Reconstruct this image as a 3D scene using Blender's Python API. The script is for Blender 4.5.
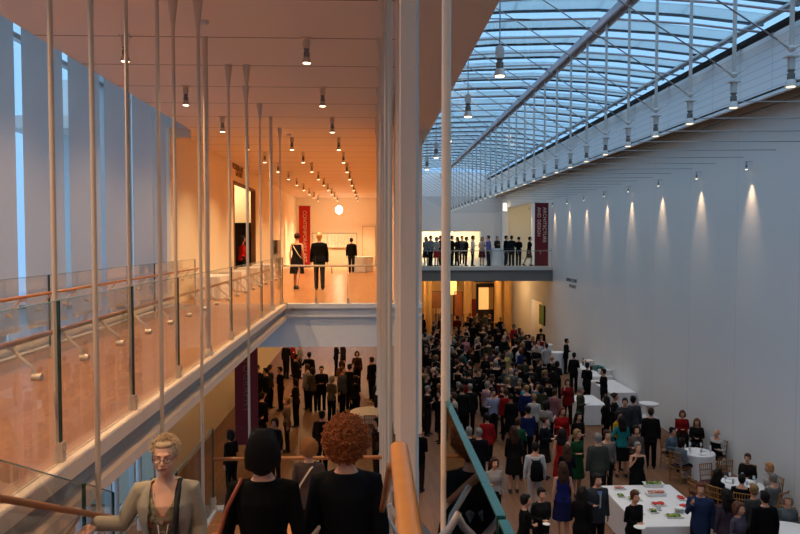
import bpy, math, random
from mathutils import Vector, Matrix, noise
random.seed(7)
R = math.radians
C = bpy.context.scene.collection
for o in list(bpy.data.objects):
    bpy.data.objects.remove(o)
S = bpy.context.scene

# ------------------------------------------------------------------ camera
F = 700.0
EYE = 7.0                      # metres above the ground floor; the upper floor is at 5.4
YAW, PITCH = math.atan(28 / F), math.atan(27 / F)
cam_d = bpy.data.cameras.new('camera'); cam = bpy.data.objects.new('camera', cam_d); C.objects.link(cam)
cam.location = (0, 0, EYE)
cam.rotation_euler = (R(90) - PITCH, 0, -YAW)
cam_d.sensor_width = 36; cam_d.lens = F / 800 * 36; cam_d.clip_start = .05; cam_d.clip_end = 400
S.camera = cam
CM = cam.rotation_euler.to_matrix()

def ray(u, v):
    return CM @ Vector(((u - 400) / F, (267 - v) / F, -1))
def atY(u, v, Y):
    d = ray(u, v); return Vector((0, 0, EYE)) + d * (Y / d.y)
def atZ(u, v, z):
    d = ray(u, v); return Vector((0, 0, EYE)) + d * ((z - EYE) / d.z)
def atX(u, v, X):
    d = ray(u, v); return Vector((0, 0, EYE)) + d * (X / d.x)

# ------------------------------------------------------------------ sky, exposure
W = bpy.data.worlds.new('dusk'); S.world = W; W.use_nodes = True
nt = W.node_tree; bg = nt.nodes['Background']
geo = nt.nodes.new('ShaderNodeTexCoord'); sep = nt.nodes.new('ShaderNodeSeparateXYZ')
rmp = nt.nodes.new('ShaderNodeValToRGB')
nt.links.new(geo.outputs['Generated'], sep.inputs[0]); nt.links.new(sep.outputs['Z'], rmp.inputs[0])
rmp.color_ramp.elements[0].position = 0.0; rmp.color_ramp.elements[0].color = (.12, .22, .36, 1)
rmp.color_ramp.elements[1].position = .9; rmp.color_ramp.elements[1].color = (.36, .46, .56, 1)
e = rmp.color_ramp.elements.new(.12); e.color = (.125, .24, .385, 1)
e = rmp.color_ramp.elements.new(.55); e.color = (.14, .265, .41, 1)
nt.links.new(rmp.outputs[0], bg.inputs[0])
bg.inputs[1].default_value = 3.2
S.view_settings.view_transform = 'Standard'; S.view_settings.look = 'None'
S.view_settings.exposure = 0.0; S.view_settings.gamma = 1; S.view_settings.use_curve_mapping = False
S.cycles.max_bounces = 8; S.cycles.transparent_max_bounces = 24; S.cycles.diffuse_bounces = 4; S.cycles.glossy_bounces = 3
S.cycles.use_denoising = True; S.cycles.sample_clamp_indirect = 4; S.cycles.caustics_reflective = False; S.cycles.caustics_refractive = False
WARM = (1, .66, .36); WARMW = (1, .74, .46)
P_NEAR, P_HALL, P_WASH, P_ROW, P_BALC, P_LOBBY, P_GROUND = 310, 105, 190, 22, 420, 150, 110

# ------------------------------------------------------------------ helpers
def lin(c):
    return tuple((x / 255 / 12.92 if x / 255 <= .04045 else ((x / 255 + .055) / 1.055) ** 2.4) for x in c) + (1,)
MATS = {}
def mat(name, col, rough=.6, metal=0, spec=.4, bump=0, bscale=40, vary=0, emit=None, sheen=0, trans=0, vscale=6):
    if name in MATS: return MATS[name]
    m = bpy.data.materials.new(name); m.use_nodes = True; MATS[name] = m
    n = m.node_tree; b = n.nodes['Principled BSDF']
    c = lin(col)
    b.inputs['Base Color'].default_value = c; b.inputs['Roughness'].default_value = rough
    b.inputs['Metallic'].default_value = metal; b.inputs['Specular IOR Level'].default_value = spec
    tc = n.nodes.new('ShaderNodeTexCoord')
    if vary:
        nz = n.nodes.new('ShaderNodeTexNoise'); nz.inputs['Scale'].default_value = vscale; n.links.new(tc.outputs['Object'], nz.inputs[0])
        mx = n.nodes.new('ShaderNodeMix'); mx.data_type = 'RGBA'; n.links.new(nz.outputs[0], mx.inputs[0])
        mx.inputs[6].default_value = tuple(max(0, x * (1 - vary)) for x in c[:3]) + (1,)
        mx.inputs[7].default_value = tuple(min(1, x * (1 + vary)) for x in c[:3]) + (1,)
        n.links.new(mx.outputs[2], b.inputs['Base Color'])
    if bump:
        nz = n.nodes.new('ShaderNodeTexNoise'); nz.inputs['Scale'].default_value = bscale; n.links.new(tc.outputs['Object'], nz.inputs[0])
        bp = n.nodes.new('ShaderNodeBump'); bp.inputs['Strength'].default_value = bump; n.links.new(nz.outputs[0], bp.inputs['Height'])
        n.links.new(bp.outputs[0], b.inputs['Normal'])
    if emit:
        b.inputs['Emission Color'].default_value = lin(emit[0]); b.inputs['Emission Strength'].default_value = emit[1]
    if trans:
        out = n.nodes['Material Output']; t = n.nodes.new('ShaderNodeBsdfTranslucent'); t.inputs[0].default_value = c
        ms = n.nodes.new('ShaderNodeMixShader'); ms.inputs[0].default_value = trans
        n.links.new(b.outputs[0], ms.inputs[1]); n.links.new(t.outputs[0], ms.inputs[2]); n.links.new(ms.outputs[0], out.inputs[0])
    return m

def glass(name, tint, refl=1.0):
    m = bpy.data.materials.new(name); m.use_nodes = True; n = m.node_tree; n.nodes.remove(n.nodes['Principled BSDF'])
    t = n.nodes.new('ShaderNodeBsdfTransparent'); t.inputs[0].default_value = tint + (1,)
    g = n.nodes.new('ShaderNodeBsdfGlossy'); g.inputs['Roughness'].default_value = .02
    fr = n.nodes.new('ShaderNodeFresnel'); fr.inputs[0].default_value = 1.45
    mu = n.nodes.new('ShaderNodeMath'); mu.operation = 'MULTIPLY'; mu.inputs[1].default_value = refl; n.links.new(fr.outputs[0], mu.inputs[0])
    ms = n.nodes.new('ShaderNodeMixShader'); n.links.new(mu.outputs[0], ms.inputs[0]); n.links.new(t.outputs[0], ms.inputs[1]); n.links.new(g.outputs[0], ms.inputs[2])
    n.links.new(ms.outputs[0], n.nodes['Material Output'].inputs[0])
    return m

def wood(name, c1, c2, plank=(1.6, .09), rough=.3, along='y'):
    m = bpy.data.materials.new(name); m.use_nodes = True; n = m.node_tree; b = n.nodes['Principled BSDF']
    tc = n.nodes.new('ShaderNodeTexCoord'); mp = n.nodes.new('ShaderNodeMapping'); n.links.new(tc.outputs['Object'], mp.inputs[0])
    if along == 'y': mp.inputs['Rotation'].default_value = (0, 0, R(90))
    br = n.nodes.new('ShaderNodeTexBrick'); n.links.new(mp.outputs[0], br.inputs[0])
    br.inputs['Scale'].default_value = 1; br.inputs['Brick Width'].default_value = plank[0]; br.inputs['Row Height'].default_value = plank[1]
    br.inputs['Mortar Size'].default_value = .002; br.offset = .37
    br.inputs['Color1'].default_value = lin(c1); br.inputs['Color2'].default_value = lin(c2); br.inputs['Mortar'].default_value = lin([x * .55 for x in c2])
    nz = n.nodes.new('ShaderNodeTexNoise'); nz.inputs['Scale'].default_value = 3; nz.inputs['Detail'].default_value = 6
    mp2 = n.nodes.new('ShaderNodeMapping'); n.links.new(tc.outputs['Object'], mp2.inputs[0]); mp2.inputs['Scale'].default_value = (12, 1, 12) if along == 'y' else (1, 12, 12)
    n.links.new(mp2.outputs[0], nz.inputs[0])
    mx = n.nodes.new('ShaderNodeMix'); mx.data_type = 'RGBA'; mx.blend_type = 'MULTIPLY'; mx.inputs[0].default_value = .45
    n.links.new(br.outputs[0], mx.inputs[6]); n.links.new(nz.outputs[0], mx.inputs[7]); n.links.new(mx.outputs[2], b.inputs['Base Color'])
    b.inputs['Roughness'].default_value = rough
    return m

def panelled(name, col, joint, sy=None, y0=0, wy=.02, sz=None, z0=0, wz=.012, axis=1, rough=.75):
    """plain panel surface with dark joints every sy along an axis and every sz in height"""
    m = bpy.data.materials.new(name); m.use_nodes = True; n = m.node_tree; b = n.nodes['Principled BSDF']; b.inputs['Roughness'].default_value = rough
    g = n.nodes.new('ShaderNodeNewGeometry'); sp = n.nodes.new('ShaderNodeSeparateXYZ'); n.links.new(g.outputs['Position'], sp.inputs[0])
    def joints(out, s, o, w):
        a = n.nodes.new('ShaderNodeMath'); a.operation = 'SUBTRACT'; n.links.new(out, a.inputs[0]); a.inputs[1].default_value = o - 100 * s
        d = n.nodes.new('ShaderNodeMath'); d.operation = 'MODULO'; n.links.new(a.outputs[0], d.inputs[0]); d.inputs[1].default_value = s
        l = n.nodes.new('ShaderNodeMath'); l.operation = 'LESS_THAN'; n.links.new(d.outputs[0], l.inputs[0]); l.inputs[1].default_value = w
        return l.outputs[0]
    outs = []
    if sy: outs.append(joints(sp.outputs[axis], sy, y0, wy))
    if sz: outs.append(joints(sp.outputs[2], sz, z0, wz))
    f = outs[0]
    if len(outs) == 2:
        mxm = n.nodes.new('ShaderNodeMath'); mxm.operation = 'MAXIMUM'; n.links.new(outs[0], mxm.inputs[0]); n.links.new(outs[1], mxm.inputs[1]); f = mxm.outputs[0]
    mx = n.nodes.new('ShaderNodeMix'); mx.data_type = 'RGBA'; n.links.new(f, mx.inputs[0])
    mx.inputs[6].default_value = lin(col); mx.inputs[7].default_value = lin(joint); n.links.new(mx.outputs[2], b.inputs['Base Color'])
    return m

class MB:
    def __init__(s): s.v = []; s.f = []; s.mi = []; s.cur = 0
    def add(s, vs, fs):
        k = len(s.v); s.v += [tuple(v) for v in vs]; s.f += [tuple(i + k for i in f) for f in fs]; s.mi += [s.cur] * len(fs); return s
    def box(s, x0, x1, y0, y1, z0, z1):
        vs = [(x, y, z) for z in (z0, z1) for y in (y0, y1) for x in (x0, x1)]
        return s.add(vs, [(0, 2, 3, 1), (4, 5, 7, 6), (0, 1, 5, 4), (2, 6, 7, 3), (0, 4, 6, 2), (1, 3, 7, 5)])
    def cbox(s, c, d):
        return s.box(c[0] - d[0] / 2, c[0] + d[0] / 2, c[1] - d[1] / 2, c[1] + d[1] / 2, c[2] - d[2] / 2, c[2] + d[2] / 2)
    def ring_tube(s, rings):
        """rings: list of lists of points (same count), closed with fans"""
        n = len(rings[0]); k = []
        vs = [p for r in rings for p in r]; fs = []
        for i in range(len(rings) - 1):
            for j in range(n):
                a = i * n + j; b = i * n + (j + 1) % n
                fs.append((a, b, b + n, a + n))
        fs.append(tuple(reversed(range(n)))); fs.append(tuple(range((len(rings) - 1) * n, len(rings) * n)))
        return s.add(vs, fs)
    def tube(s, pts, r, seg=8, cap=False):
        pts = [Vector(p) for p in pts]
        rs = list(r) if isinstance(r, (list, tuple)) else [r] * len(pts)
        if cap:
            d0 = (pts[0] - pts[1]).normalized(); d1 = (pts[-1] - pts[-2]).normalized()
            a0 = [(pts[0] + d0 * rs[0] * q, rs[0] * w) for q, w in ((.92, .35), (.7, .71), (.38, .92))]
            a1 = [(pts[-1] + d1 * rs[-1] * q, rs[-1] * w) for q, w in ((.38, .92), (.7, .71), (.92, .35))]
            pts = [a[0] for a in a0] + pts + [a[0] for a in a1]; rs = [a[1] for a in a0] + rs + [a[1] for a in a1]
        rings = []; ref = None
        for i, p in enumerate(pts):
            t = (pts[min(i + 1, len(pts) - 1)] - pts[max(i - 1, 0)])
            t = t.normalized() if t.length > 1e-9 else Vector((0, 0, 1))
            if ref is None:
                ref = Vector((1, 0, 0)) if abs(t.x) < .8 else Vector((0, 1, 0))
            u = (ref - t * ref.dot(t)).normalized(); w = t.cross(u); ref = u
            rings.append([p + (u * math.cos(2 * math.pi * j / seg) + w * math.sin(2 * math.pi * j / seg)) * rs[i] for j in range(seg)])
        return s.ring_tube(rings)
    def lathe(s, prof, seg=16, c=(0, 0, 0)):
        rings = [[(c[0] + r * math.cos(2 * math.pi * j / seg), c[1] + r * math.sin(2 * math.pi * j / seg), c[2] + z) for j in range(seg)] for r, z in prof]
        return s.ring_tube(rings)
    def ell(s, c, r, seg=14, nr=9, M=None):
        rings = []
        for i in range(nr):
            a = math.pi * (i + .5) / nr - math.pi / 2
            rg = []
            for j in range(seg):
                b = 2 * math.pi * j / seg
                p = Vector((r[0] * math.cos(a) * math.cos(b), r[1] * math.cos(a) * math.sin(b), r[2] * math.sin(a)))
                if M is not None: p = M @ p
                rg.append(p + Vector(c))
            rings.append(rg)
        return s.ring_tube(rings)
    def loft(s, secs, seg=18, pw=1.0):
        """secs: (cx, cy, z, rx, ry)"""
        def sg(x): return math.copysign(abs(x) ** pw, x)
        rings = [[(cx + rx * sg(math.cos(2 * math.pi * j / seg)), cy + ry * sg(math.sin(2 * math.pi * j / seg)), z) for j in range(seg)] for cx, cy, z, rx, ry in secs]
        return s.ring_tube(rings)
    def bar(s, p0, p1, w, h):
        p0, p1 = Vector(p0), Vector(p1); t = (p1 - p0).normalized()
        u = t.cross(Vector((0, 0, 1)));
        if u.length < 1e-4: u = Vector((1, 0, 0))
        u.normalize(); v = u.cross(t)
        rings = [[p + u * a * w / 2 + v * b * h / 2 for a, b in ((-1, -1), (1, -1), (1, 1), (-1, 1))] for p in (p0, p1)]
        return s.ring_tube(rings)
    def mesh(s, name, smooth=False):
        me = bpy.data.meshes.new(name); me.from_pydata(s.v, [], s.f)
        me.polygons.foreach_set('material_index', s.mi)
        if smooth: me.polygons.foreach_set('use_smooth', [True] * len(me.polygons))
        me.update(); return me
    def build(s, name, m=None, parent=None, smooth=False, world=False, mats=None):
        """world=True: the points are world points, moved into the parent's frame"""
        if world and parent is not None:
            L = parent.matrix_basis.inverted()
            pp = parent.parent
            if pp is not None: L = L @ pp.matrix_basis.inverted()
            s.v = [tuple(L @ Vector(v)) for v in s.v]
        me = s.mesh(name, smooth)
        for q in (mats or [m]): me.materials.append(q)
        if smooth: autosmooth(me)
        o = bpy.data.objects.new(name, me); C.objects.link(o); o.parent = parent
        return o
def autosmooth(me, ang=50):
    import bmesh
    bm = bmesh.new(); bm.from_mesh(me); bmesh.ops.recalc_face_normals(bm, faces=bm.faces)
    for ed in bm.edges:
        if len(ed.link_faces) == 2 and ed.calc_face_angle(0) > R(ang): ed.smooth = False
    bm.to_mesh(me); bm.free()
def bevel(o, w=.01, seg=2):
    md = o.modifiers.new('bevel', 'BEVEL'); md.width = w; md.segments = seg; md.limit_method = 'ANGLE'; return o
def tag(o, label=None, cat=None, group=None, kind=None):
    if label: o['label'] = label
    if cat: o['category'] = cat
    if group: o['group'] = group
    if kind: o['kind'] = kind
    return o
def empty(name, loc=(0, 0, 0), rz=0, label=None, cat=None, group=None, kind=None):
    o = bpy.data.objects.new(name, None); C.objects.link(o); o.location = loc; o.rotation_euler = (0, 0, rz); o.empty_display_size = .1
    return tag(o, label, cat, group, kind)
def struct(name, mb, m, label=None, parent=None, smooth=False, mats=None):
    o = mb.build(name, m, parent, smooth, mats=mats)
    if parent is None: tag(o, label, 'building part', None, 'structure')
    return o
KIDS = {}
def dup(o, loc=None, rz=None, label=None, group=None, parent=None):
    kids = [c for c in ALLKIDS(o)]
    c = o.copy(); C.objects.link(c); c.parent = parent
    if loc is not None: c.location = loc
    if rz is not None: c.rotation_euler = (0, 0, rz)
    if label: c['label'] = label
    if group: c['group'] = group
    for k in kids: dup(k, parent=c)
    KIDS[c.name] = [x for x in NEWKIDS.pop(c.name, [])]
    if parent is not None: NEWKIDS.setdefault(parent.name, []).append(c)
    return c
NEWKIDS = {}
def ALLKIDS(o):
    if o.name in KIDS: return KIDS[o.name]
    k = list(o.children); KIDS[o.name] = k; return k
def light(kind, name, loc, power, col, parent=None, size=.05, spot=None, blend=.6, aim=None):
    l = bpy.data.lights.new(name, kind); l.energy = power; l.color = col
    if kind in ('POINT', 'SPOT'): l.shadow_soft_size = size
    if kind == 'SPOT': l.spot_size = spot; l.spot_blend = blend
    if kind == 'AREA': l.shape = 'DISK'; l.size = size
    o = bpy.data.objects.new(name, l); C.objects.link(o); o.parent = parent; o.location = loc
    if aim is not None:
        o.rotation_euler = Vector(aim).to_track_quat('-Z', 'Y').to_euler()
    return o
def text(name, s, size, m, parent, loc, rot, sx=1, align='LEFT', ext=.004):
    cu = bpy.data.curves.new(name, 'FONT'); cu.body = s; cu.size = size; cu.extrude = ext; cu.align_x = align; cu.align_y = 'CENTER'
    cu.materials.append(m); cu.space_character = sx
    t = bpy.data.objects.new(name, cu); C.objects.link(t); bpy.context.view_layer.update()
    me = bpy.data.meshes.new_from_object(t.evaluated_get(bpy.context.evaluated_depsgraph_get())); bpy.data.objects.remove(t)
    o = bpy.data.objects.new(name, me); C.objects.link(o); o.parent = parent; o.location = loc; o.rotation_euler = rot
    if not me.materials: me.materials.append(m)
    return o

# ------------------------------------------------------------------ materials
G0, GP = 3.50, 1.53            # bay grid: first rod line and its pitch in depth
CZ, DZ = EYE + 2.73, 5.4       # ceiling, upper floor
M_ceil = panelled('ceiling_panels', (226, 212, 200), (110, 90, 78), sy=GP, y0=G0, wy=.03)
M_wallc = mat('cream_plaster', (236, 222, 196), .8, vary=.03)
M_wallw = panelled('court_wall_panels', (232, 228, 224), (212, 208, 206), sy=2 * GP, y0=G0 + GP, wy=.022)
M_white = mat('white_paint', (226, 224, 220), .5, vary=.03)
M_cream = mat('warm_tinted_paint', (240, 212, 184), .5, vary=.02)  # cream tone stands in for warm lamplight on the column and posts
M_whitem = mat('white_metal', (205, 202, 198), .35, .1, vary=.04)
M_rod = mat('painted_steel_rod', (208, 186, 162), .4, .2, vary=.05)
M_grey = mat('grey_beam_paint', (230, 226, 222), .55, vary=.04)
M_dgrey = mat('dark_grey_fascia', (122, 118, 114), .6, vary=.04)
M_upper = panelled('clerestory_boards', (238, 240, 242), (205, 207, 212), sy=GP, y0=G0, wy=.02, sz=.2, z0=0, wz=.018)
M_dark = mat('dark_recess', (34, 28, 24), .8, vary=.1)
M_soff = mat('brown_soffit', (150, 122, 98), .7, vary=.06)
M_steel = mat('dull_steel', (150, 150, 152), .35, .8, vary=.05)
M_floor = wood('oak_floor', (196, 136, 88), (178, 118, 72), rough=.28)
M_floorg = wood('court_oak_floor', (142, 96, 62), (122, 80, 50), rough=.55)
M_tread = wood('stair_oak', (206, 140, 80), (188, 122, 64), rough=.4, along='x')
M_rail = mat('oak_handrail', (150, 96, 58), .32, vary=.18, vscale=9)
M_glass = glass('guard_glass', (.975, .988, .983), .3)
M_gedge = mat('green_glass_edge', (24, 66, 56), .15, spec=.8, vary=.15)
M_glass2 = glass('near_guard_glass', (.95, .97, .96), 1.0)
M_sky = glass('skylight_glass', (.95, .98, .995), .12)
M_blade = mat('sun_blade', (222, 234, 238), .6, trans=.8, vary=.04)
M_bladee = mat('blade_edge', (30, 38, 48), .6, vary=.1)
M_beam = mat('roof_beam_paint', (190, 182, 190), .45, vary=.05)
M_shade = mat('roller_shade_fabric', (220, 211, 205), .85, trans=.8, vary=.03, vscale=30)
M_cloth = mat('white_linen', (225, 222, 222), .8, bump=.1, bscale=30, vary=.04)
M_bulb = mat('lamp_glow', (255, 235, 200), .5, emit=((255, 226, 180), 9), vary=.01)
M_bulbd = mat('lamp_glow_dim', (255, 235, 200), .5, emit=((255, 226, 180), 2.5), vary=.01)
M_red = mat('banner_red', (176, 34, 30), .7, vary=.06)
M_maroon = mat('banner_maroon', (118, 26, 36), .7, vary=.06)
M_bord = mat('banner_dark_maroon', (128, 32, 36), .7, vary=.06)
M_letter = mat('pale_lettering', (232, 214, 200), .6, vary=.03)
M_letterd = mat('dull_red_lettering', (150, 84, 78), .6, vary=.03)
M_lgrey = mat('grey_lettering', (96, 96, 104), .6, vary=.03)
M_lbrown = mat('brown_lettering', (120, 84, 54), .6, vary=.03)
M_black = mat('black_panel', (14, 13, 14), .5, vary=.15)
# ================================================================== STRUCTURE
XL, XE = -4.9, -2.22          # far-left wall line, stairwell-side edge of the bridge
YW = 17.5                      # far edge of the stairwell
XR = 10.8                      # right wall of the court
YB, YF = 41.5, 58.0            # balcony edge, far wall
XC0, XC1 = .3, 1.25            # wall block between corridor and court
def B(*a):
    m = MB(); m.box(*a); return m
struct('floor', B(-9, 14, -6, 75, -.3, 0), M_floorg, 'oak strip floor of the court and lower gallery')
# upper floor: bridge and corridor behind the stairwell
m = MB(); m.box(XL + .1, XE, -5, YW, DZ - .1, DZ); struct('floor_bridge', m, M_floor, 'oak floor of the bridge beside the stairwell')
m = MB(); m.box(-9, XC1, YW, 47, DZ - .1, DZ); struct('floor_corridor', m, M_floor, 'oak floor of the upper corridor')
m = MB(); m.box(XE, .3, -5, 1.7, DZ - .1, DZ); struct('floor_stair_head', m, M_floor, 'oak floor at the head of the stair')
# edge beam of the bridge
m = MB()
m.box(XE - .02, XE + .10, -5, YW + .1, DZ - .09, DZ + .02)
m.box(XE - .14, XE - .02, -5, YW, DZ - .28, DZ - .05)
m.box(XE - .5, XE + .10, -5, YW, DZ - .38, DZ - .28)
m.box(XL, XE - .3, -5, YW, DZ - .36, DZ - .1)
o = struct('trim_1', m, M_cream, 'cream steel edge beam of the bridge'); 
m = MB(); m.box(XE - .012, XE - .002, -5, YW, DZ - .27, DZ - .10); m.build('web_plate', mat('web_grey', (150, 144, 138), .6, vary=.04), o)
# fascia at the far edge of the stairwell
m = MB()
m.box(XE - .1, XC1, YW - .08, YW + .1, DZ - .1, DZ + .02)
m.box(XE - .1, XC1, YW + .02, YW + .3, DZ - .26, DZ - .1)
m.box(XE - .1, XC1, YW - .04, YW + .3, DZ - .32, DZ - .26)
m.box(XE - 3.0, XC1, YW + .05, YW + .3, DZ - 1.08, DZ - .32)
m.box(-9, XC1, YW + .3, 47, DZ - 1.0, DZ - .1)
struct('trim_2', m, M_grey, 'pale grey fascia at the far edge of the stairwell')
# ceiling and the soffit strip beyond the rods
m = MB(); m.box(XL + .4, .42, -6, 47, CZ, CZ + .3); m.box(-9, XL + .4, YW, 47, CZ, CZ + .3)
struct('ceiling', m, M_ceil, 'pale panelled ceiling over bridge, stair and corridor')
m = MB(); m.box(.52, 1.45, -6, 60, CZ - .02, CZ + .3); m.box(.42, .52, -6, 60, CZ + .12, CZ + .3); m.box(1.35, 1.45, -6, 60, CZ + .3, EYE + 5.2)
struct('ceiling_strip', m, mat('soffit_strip', (222, 208, 194), .75, vary=.02), 'smooth soffit strip between stair and court')
# corridor: left wall with doorway, end wall, right block
def wall_x(m, x0, x1, y0, y1, z0, z1, holes):
    ys = sorted(set([y0, y1] + [h[0] for h in holes] + [h[1] for h in holes]))
    for a, b in zip(ys[:-1], ys[1:]):
        hs = [h for h in holes if h[0] <= a and h[1] >= b]
        if not hs: m.box(x0, x1, a, b, z0, z1)
        else:
            h = hs[0]
            if h[2] > z0: m.box(x0, x1, a, b, z0, h[2])
            if h[3] < z1: m.box(x0, x1, a, b, h[3], z1)
m = MB(); wall_x(m, XL - .15, XL, YW - .2, 46, DZ, CZ, [(25.1, 29.6, DZ, EYE + 2.05), (34.2, 37.5, DZ, EYE + .0)])
m.box(XL - .5, XL - .15, YW - .2, YW + .1, DZ, CZ)
struct('wall_corridor_left', m, M_wallc, 'cream left wall of the upper corridor')
m = MB(); m.box(-9, XL - .15, 24, 24.2, DZ, CZ); m.box(-9, XL - .15, 34, 34.2, DZ, CZ); m.box(-9, XL - .15, 45.8, 46, DZ, CZ); m.box(-9.2, -9, 24, 46, DZ, CZ)
struct('wall_side_gallery', m, M_wallc, 'cream walls of the side gallery')
m = MB(); m.box(XL - .15, XC0 + .3, 45.8, 46, DZ, CZ); struct('wall_corridor_end', m, M_wallc, 'cream end wall of the upper corridor')
m = MB(); m.box(XC0 + .25, XC1, YW, 58, 2.1, CZ); struct('wall_block', m, M_cream, 'wall block between corridor and court')
# lower gallery walls under the corridor
m = MB(); m.box(-5.95, -5.8, 18.6, 62, 0, DZ - 1); m.box(-9, -5.95, 18.62, 18.8, 0, DZ - 1)
struct('wall_lower_left', m, mat('lower_plaster', (206, 192, 168), .8, vary=.03), 'plaster wall of the lower gallery')
m = MB(); m.box(-9, 1, 62, 62.2, 0, DZ - 1); m.box(-9.2, -9, 18, 62, 0, DZ)
struct('wall_lower_end', m, M_wallc, 'far walls of the lower gallery')
# ---- window wall on the left
m = MB(); m.box(XL - 1.3, XL - 1.1, -5, 19, 0, CZ + 1)
wy = [G0 + GP * k for k in range(-5, 11)]
win = empty('window_1', (0, 0, 0), 0, 'tall dusk-blue window wall behind the shades', 'window', None, 'structure')
m = MB(); m.box(-6.02, -6.0, -5, 19, 0, CZ + 1.2); m.build('glass', M_sky, win)
for y in wy:
    m = MB(); m.box(-5.98, -5.84, y - .05, y + .05, 0, CZ + 1.2); m.build('mullion', M_whitem, win)
    m = MB(); m.tube([(-5.62, y - .35, 0), (-5.62, y - .35, CZ + 1)], .07, 10); m.build('round_column', M_white, win, True)
for z in (.6, 3.4, 4.9, DZ - .35, DZ + .55, CZ + .6):
    m = MB(); m.box(-5.98, -5.86, -5, 19, z, z + .09); m.build('transom', M_whitem, win)
m = MB(); m.box(-9, -5.9, 19, 19.2, 0, CZ + 1.5); m.box(-9, -5.9, -5.2, -5, 0, CZ + 1.5); m.box(-6.2, -4.5, 17.6, 17.8, CZ - .2, CZ + 1.4)
struct('wall_window_ends', m, M_white, 'end walls of the window bay')
m = MB(); m.box(-6.1, XL + .4, -5, 17.6, CZ + 1.3, CZ + 1.5); m.box(XL + .35, XL + .4, -5, 17.6, CZ + .3, CZ + 1.3)
struct('ceiling_shade_slot', m, M_white, 'slot above the window shades')
sill = MB(); sill.tube([(-4.98, -5, DZ + .10), (-4.98, 17.4, DZ + .10)], .1, 14); sill.box(XL + .02, XL + .12, -5, 17.5, DZ - .36, DZ + .03)
struct('trim_3', sill, M_whitem, 'round pale sill pipe at the foot of the shades', smooth=True)
# shades, one per bay
def make_shade():
    r = empty('roller_shade', (0, 0, 0), 0, 'x', 'window shade', 'roller shades over the window wall')
    m = MB(); n = 12
    # gently curved cloth with thickness
    fr, bk = [], []
    for i in range(n + 1):
        y = -.655 + 1.31 * i / n; dx = .02 * math.sin(i / n * math.pi)
        fr.append((dx, y)); bk.append((dx - .006, y))
    z0, z1 = DZ + .33, CZ + 1.1
    vs = [(x, y, z) for z in (z0, z1) for x, y in fr + bk]; k = 2 * (n + 1); fs = []
    for i in range(n):
        fs += [(i, i + 1, i + 1 + k, i + k), (n + 1 + i + 1, n + 1 + i, n + 1 + i + k, n + 2 + i + k), (i + 1, i, n + 1 + i, n + 2 + i)]
    fs += [(0, k, n + 1 + k, n + 1), (n, 2 * n + 1, 2 * n + 1 + k, n + k)]
    m.add(vs, fs); m.build('fabric', M_shade, r, True)
    m = MB(); m.bar((0, -.665, z0), (0, .665, z0), .03, .04); m.build('bottom_bar', M_whitem, r)
    return r
sh = make_shade()
vis = [k for k in range(0, 9)]
for i, k in enumerate(vis):
    y = G0 + GP * k + GP / 2 + .53
    d = {-2: 'beyond the left picture edge', -1: 'beside the left picture edge'}.get(k)
    n = k + 1
    ordn = ['leftmost', 'second from the left', 'third from the left', 'fourth from the left', 'fifth from the left', 'sixth from the left', 'seventh from the left', 'eighth from the left', 'ninth from the left', 'last, next to the cream corridor wall'] 
    if k < 1: lab = 'pale grey window shade hanging out of sight behind the nearest bridge end'
    elif k == 8: lab = 'pale grey window shade next to the cream corridor wall, rightmost of the row'
    else: lab = 'tall pale grey window shade beside the bridge, %s of the row' % ordn[min(k - 1, 8)]
    o = sh if i == 0 else dup(sh)
    o.location = (-4.97, y, 0); o['label'] = lab
    if k == 8: o.location.y = 16.74; o.scale = (1, .72, 1)
# ---- right wall of the court
m = MB(); wall_x(m, XR, XR + .3, -6, 66, 0, EYE + 4.2, [(47.2, 56.6, DZ, EYE + 2.6), (44, 47, 0, 3.0)])
struct('wall_right', m, M_wallw, 'tall grey-white wall along the right side of the court')
m = MB(); m.box(10.0, 10.12, -6, YF, EYE + 3.62, EYE + 5.15); struct('wall_clerestory_right', m, M_upper, 'boarded upper wall above the right wall')
m = MB(); m.box(10.0, XR + .3, -6, YF, EYE + 3.7, EYE + 3.75); m.box(10.3, 10.34, -6, YF, EYE + 3.5, EYE + 3.7)
struct('trim_4', m, M_soff, 'brown soffit slot above the right wall')
m = MB(); m.box(10.34, XR, -6, YF, EYE + 3.64, EYE + 3.7); struct('trim_5', m, M_dark, 'dark slot above the right wall')
m = MB(); m.box(10.0, 10.1, -6, YF, EYE + 5.15, EYE + 5.22); m.box(9.55, 9.7, -6, YF, EYE + 5.02, EYE + 5.12); struct('trim_6', m, M_dark, 'dark flashing at the foot of the skylight')
# ---- far end
m = MB()
m.box(XC1, 9.0, YF, YF + .3, DZ + 2.3, EYE + 3.6); m.box(9.0, XR, YF, YF + .3, DZ, EYE + 3.6)
struct('wall_far', m, mat('far_wall_plaster', (205, 205, 208), .8, vary=.02), 'white far wall above the balcony')
m = MB(); m.box(XC1, XR, YF, YF + .2, EYE + 3.6, EYE + 5.6); struct('wall_far_clerestory', m, M_upper, 'boarded clerestory at the far end of the skylight')
m = MB(); m.box(0, 13, 66, 66.2, DZ, CZ); m.box(0, .2, 58, 66, DZ, CZ); m.box(12, 12.2, 58, 66, DZ, CZ)
struct('wall_gallery_back', m, mat('gallery_white', (245, 240, 225), .7, vary=.02), 'bright white wall of the gallery behind the balcony')
m = MB(); m.box(0, 12.2, 58.3, 66.2, DZ + 2.9, DZ + 3.1); struct('ceiling_gallery', m, M_white, 'ceiling of the gallery behind the balcony')
m = MB(); m.box(XC1, XR, YB, 66, DZ - .12, DZ); struct('floor_balcony', m, mat('balcony_floor', (200, 186, 164), .4, vary=.05), 'pale floor of the far balcony')
m = MB(); m.box(XC1, XR, YB - .15, YB + .05, DZ - .2, DZ + .02); o = struct('trim_7', m, M_whitem, 'pale edge of the far balcony')
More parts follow.
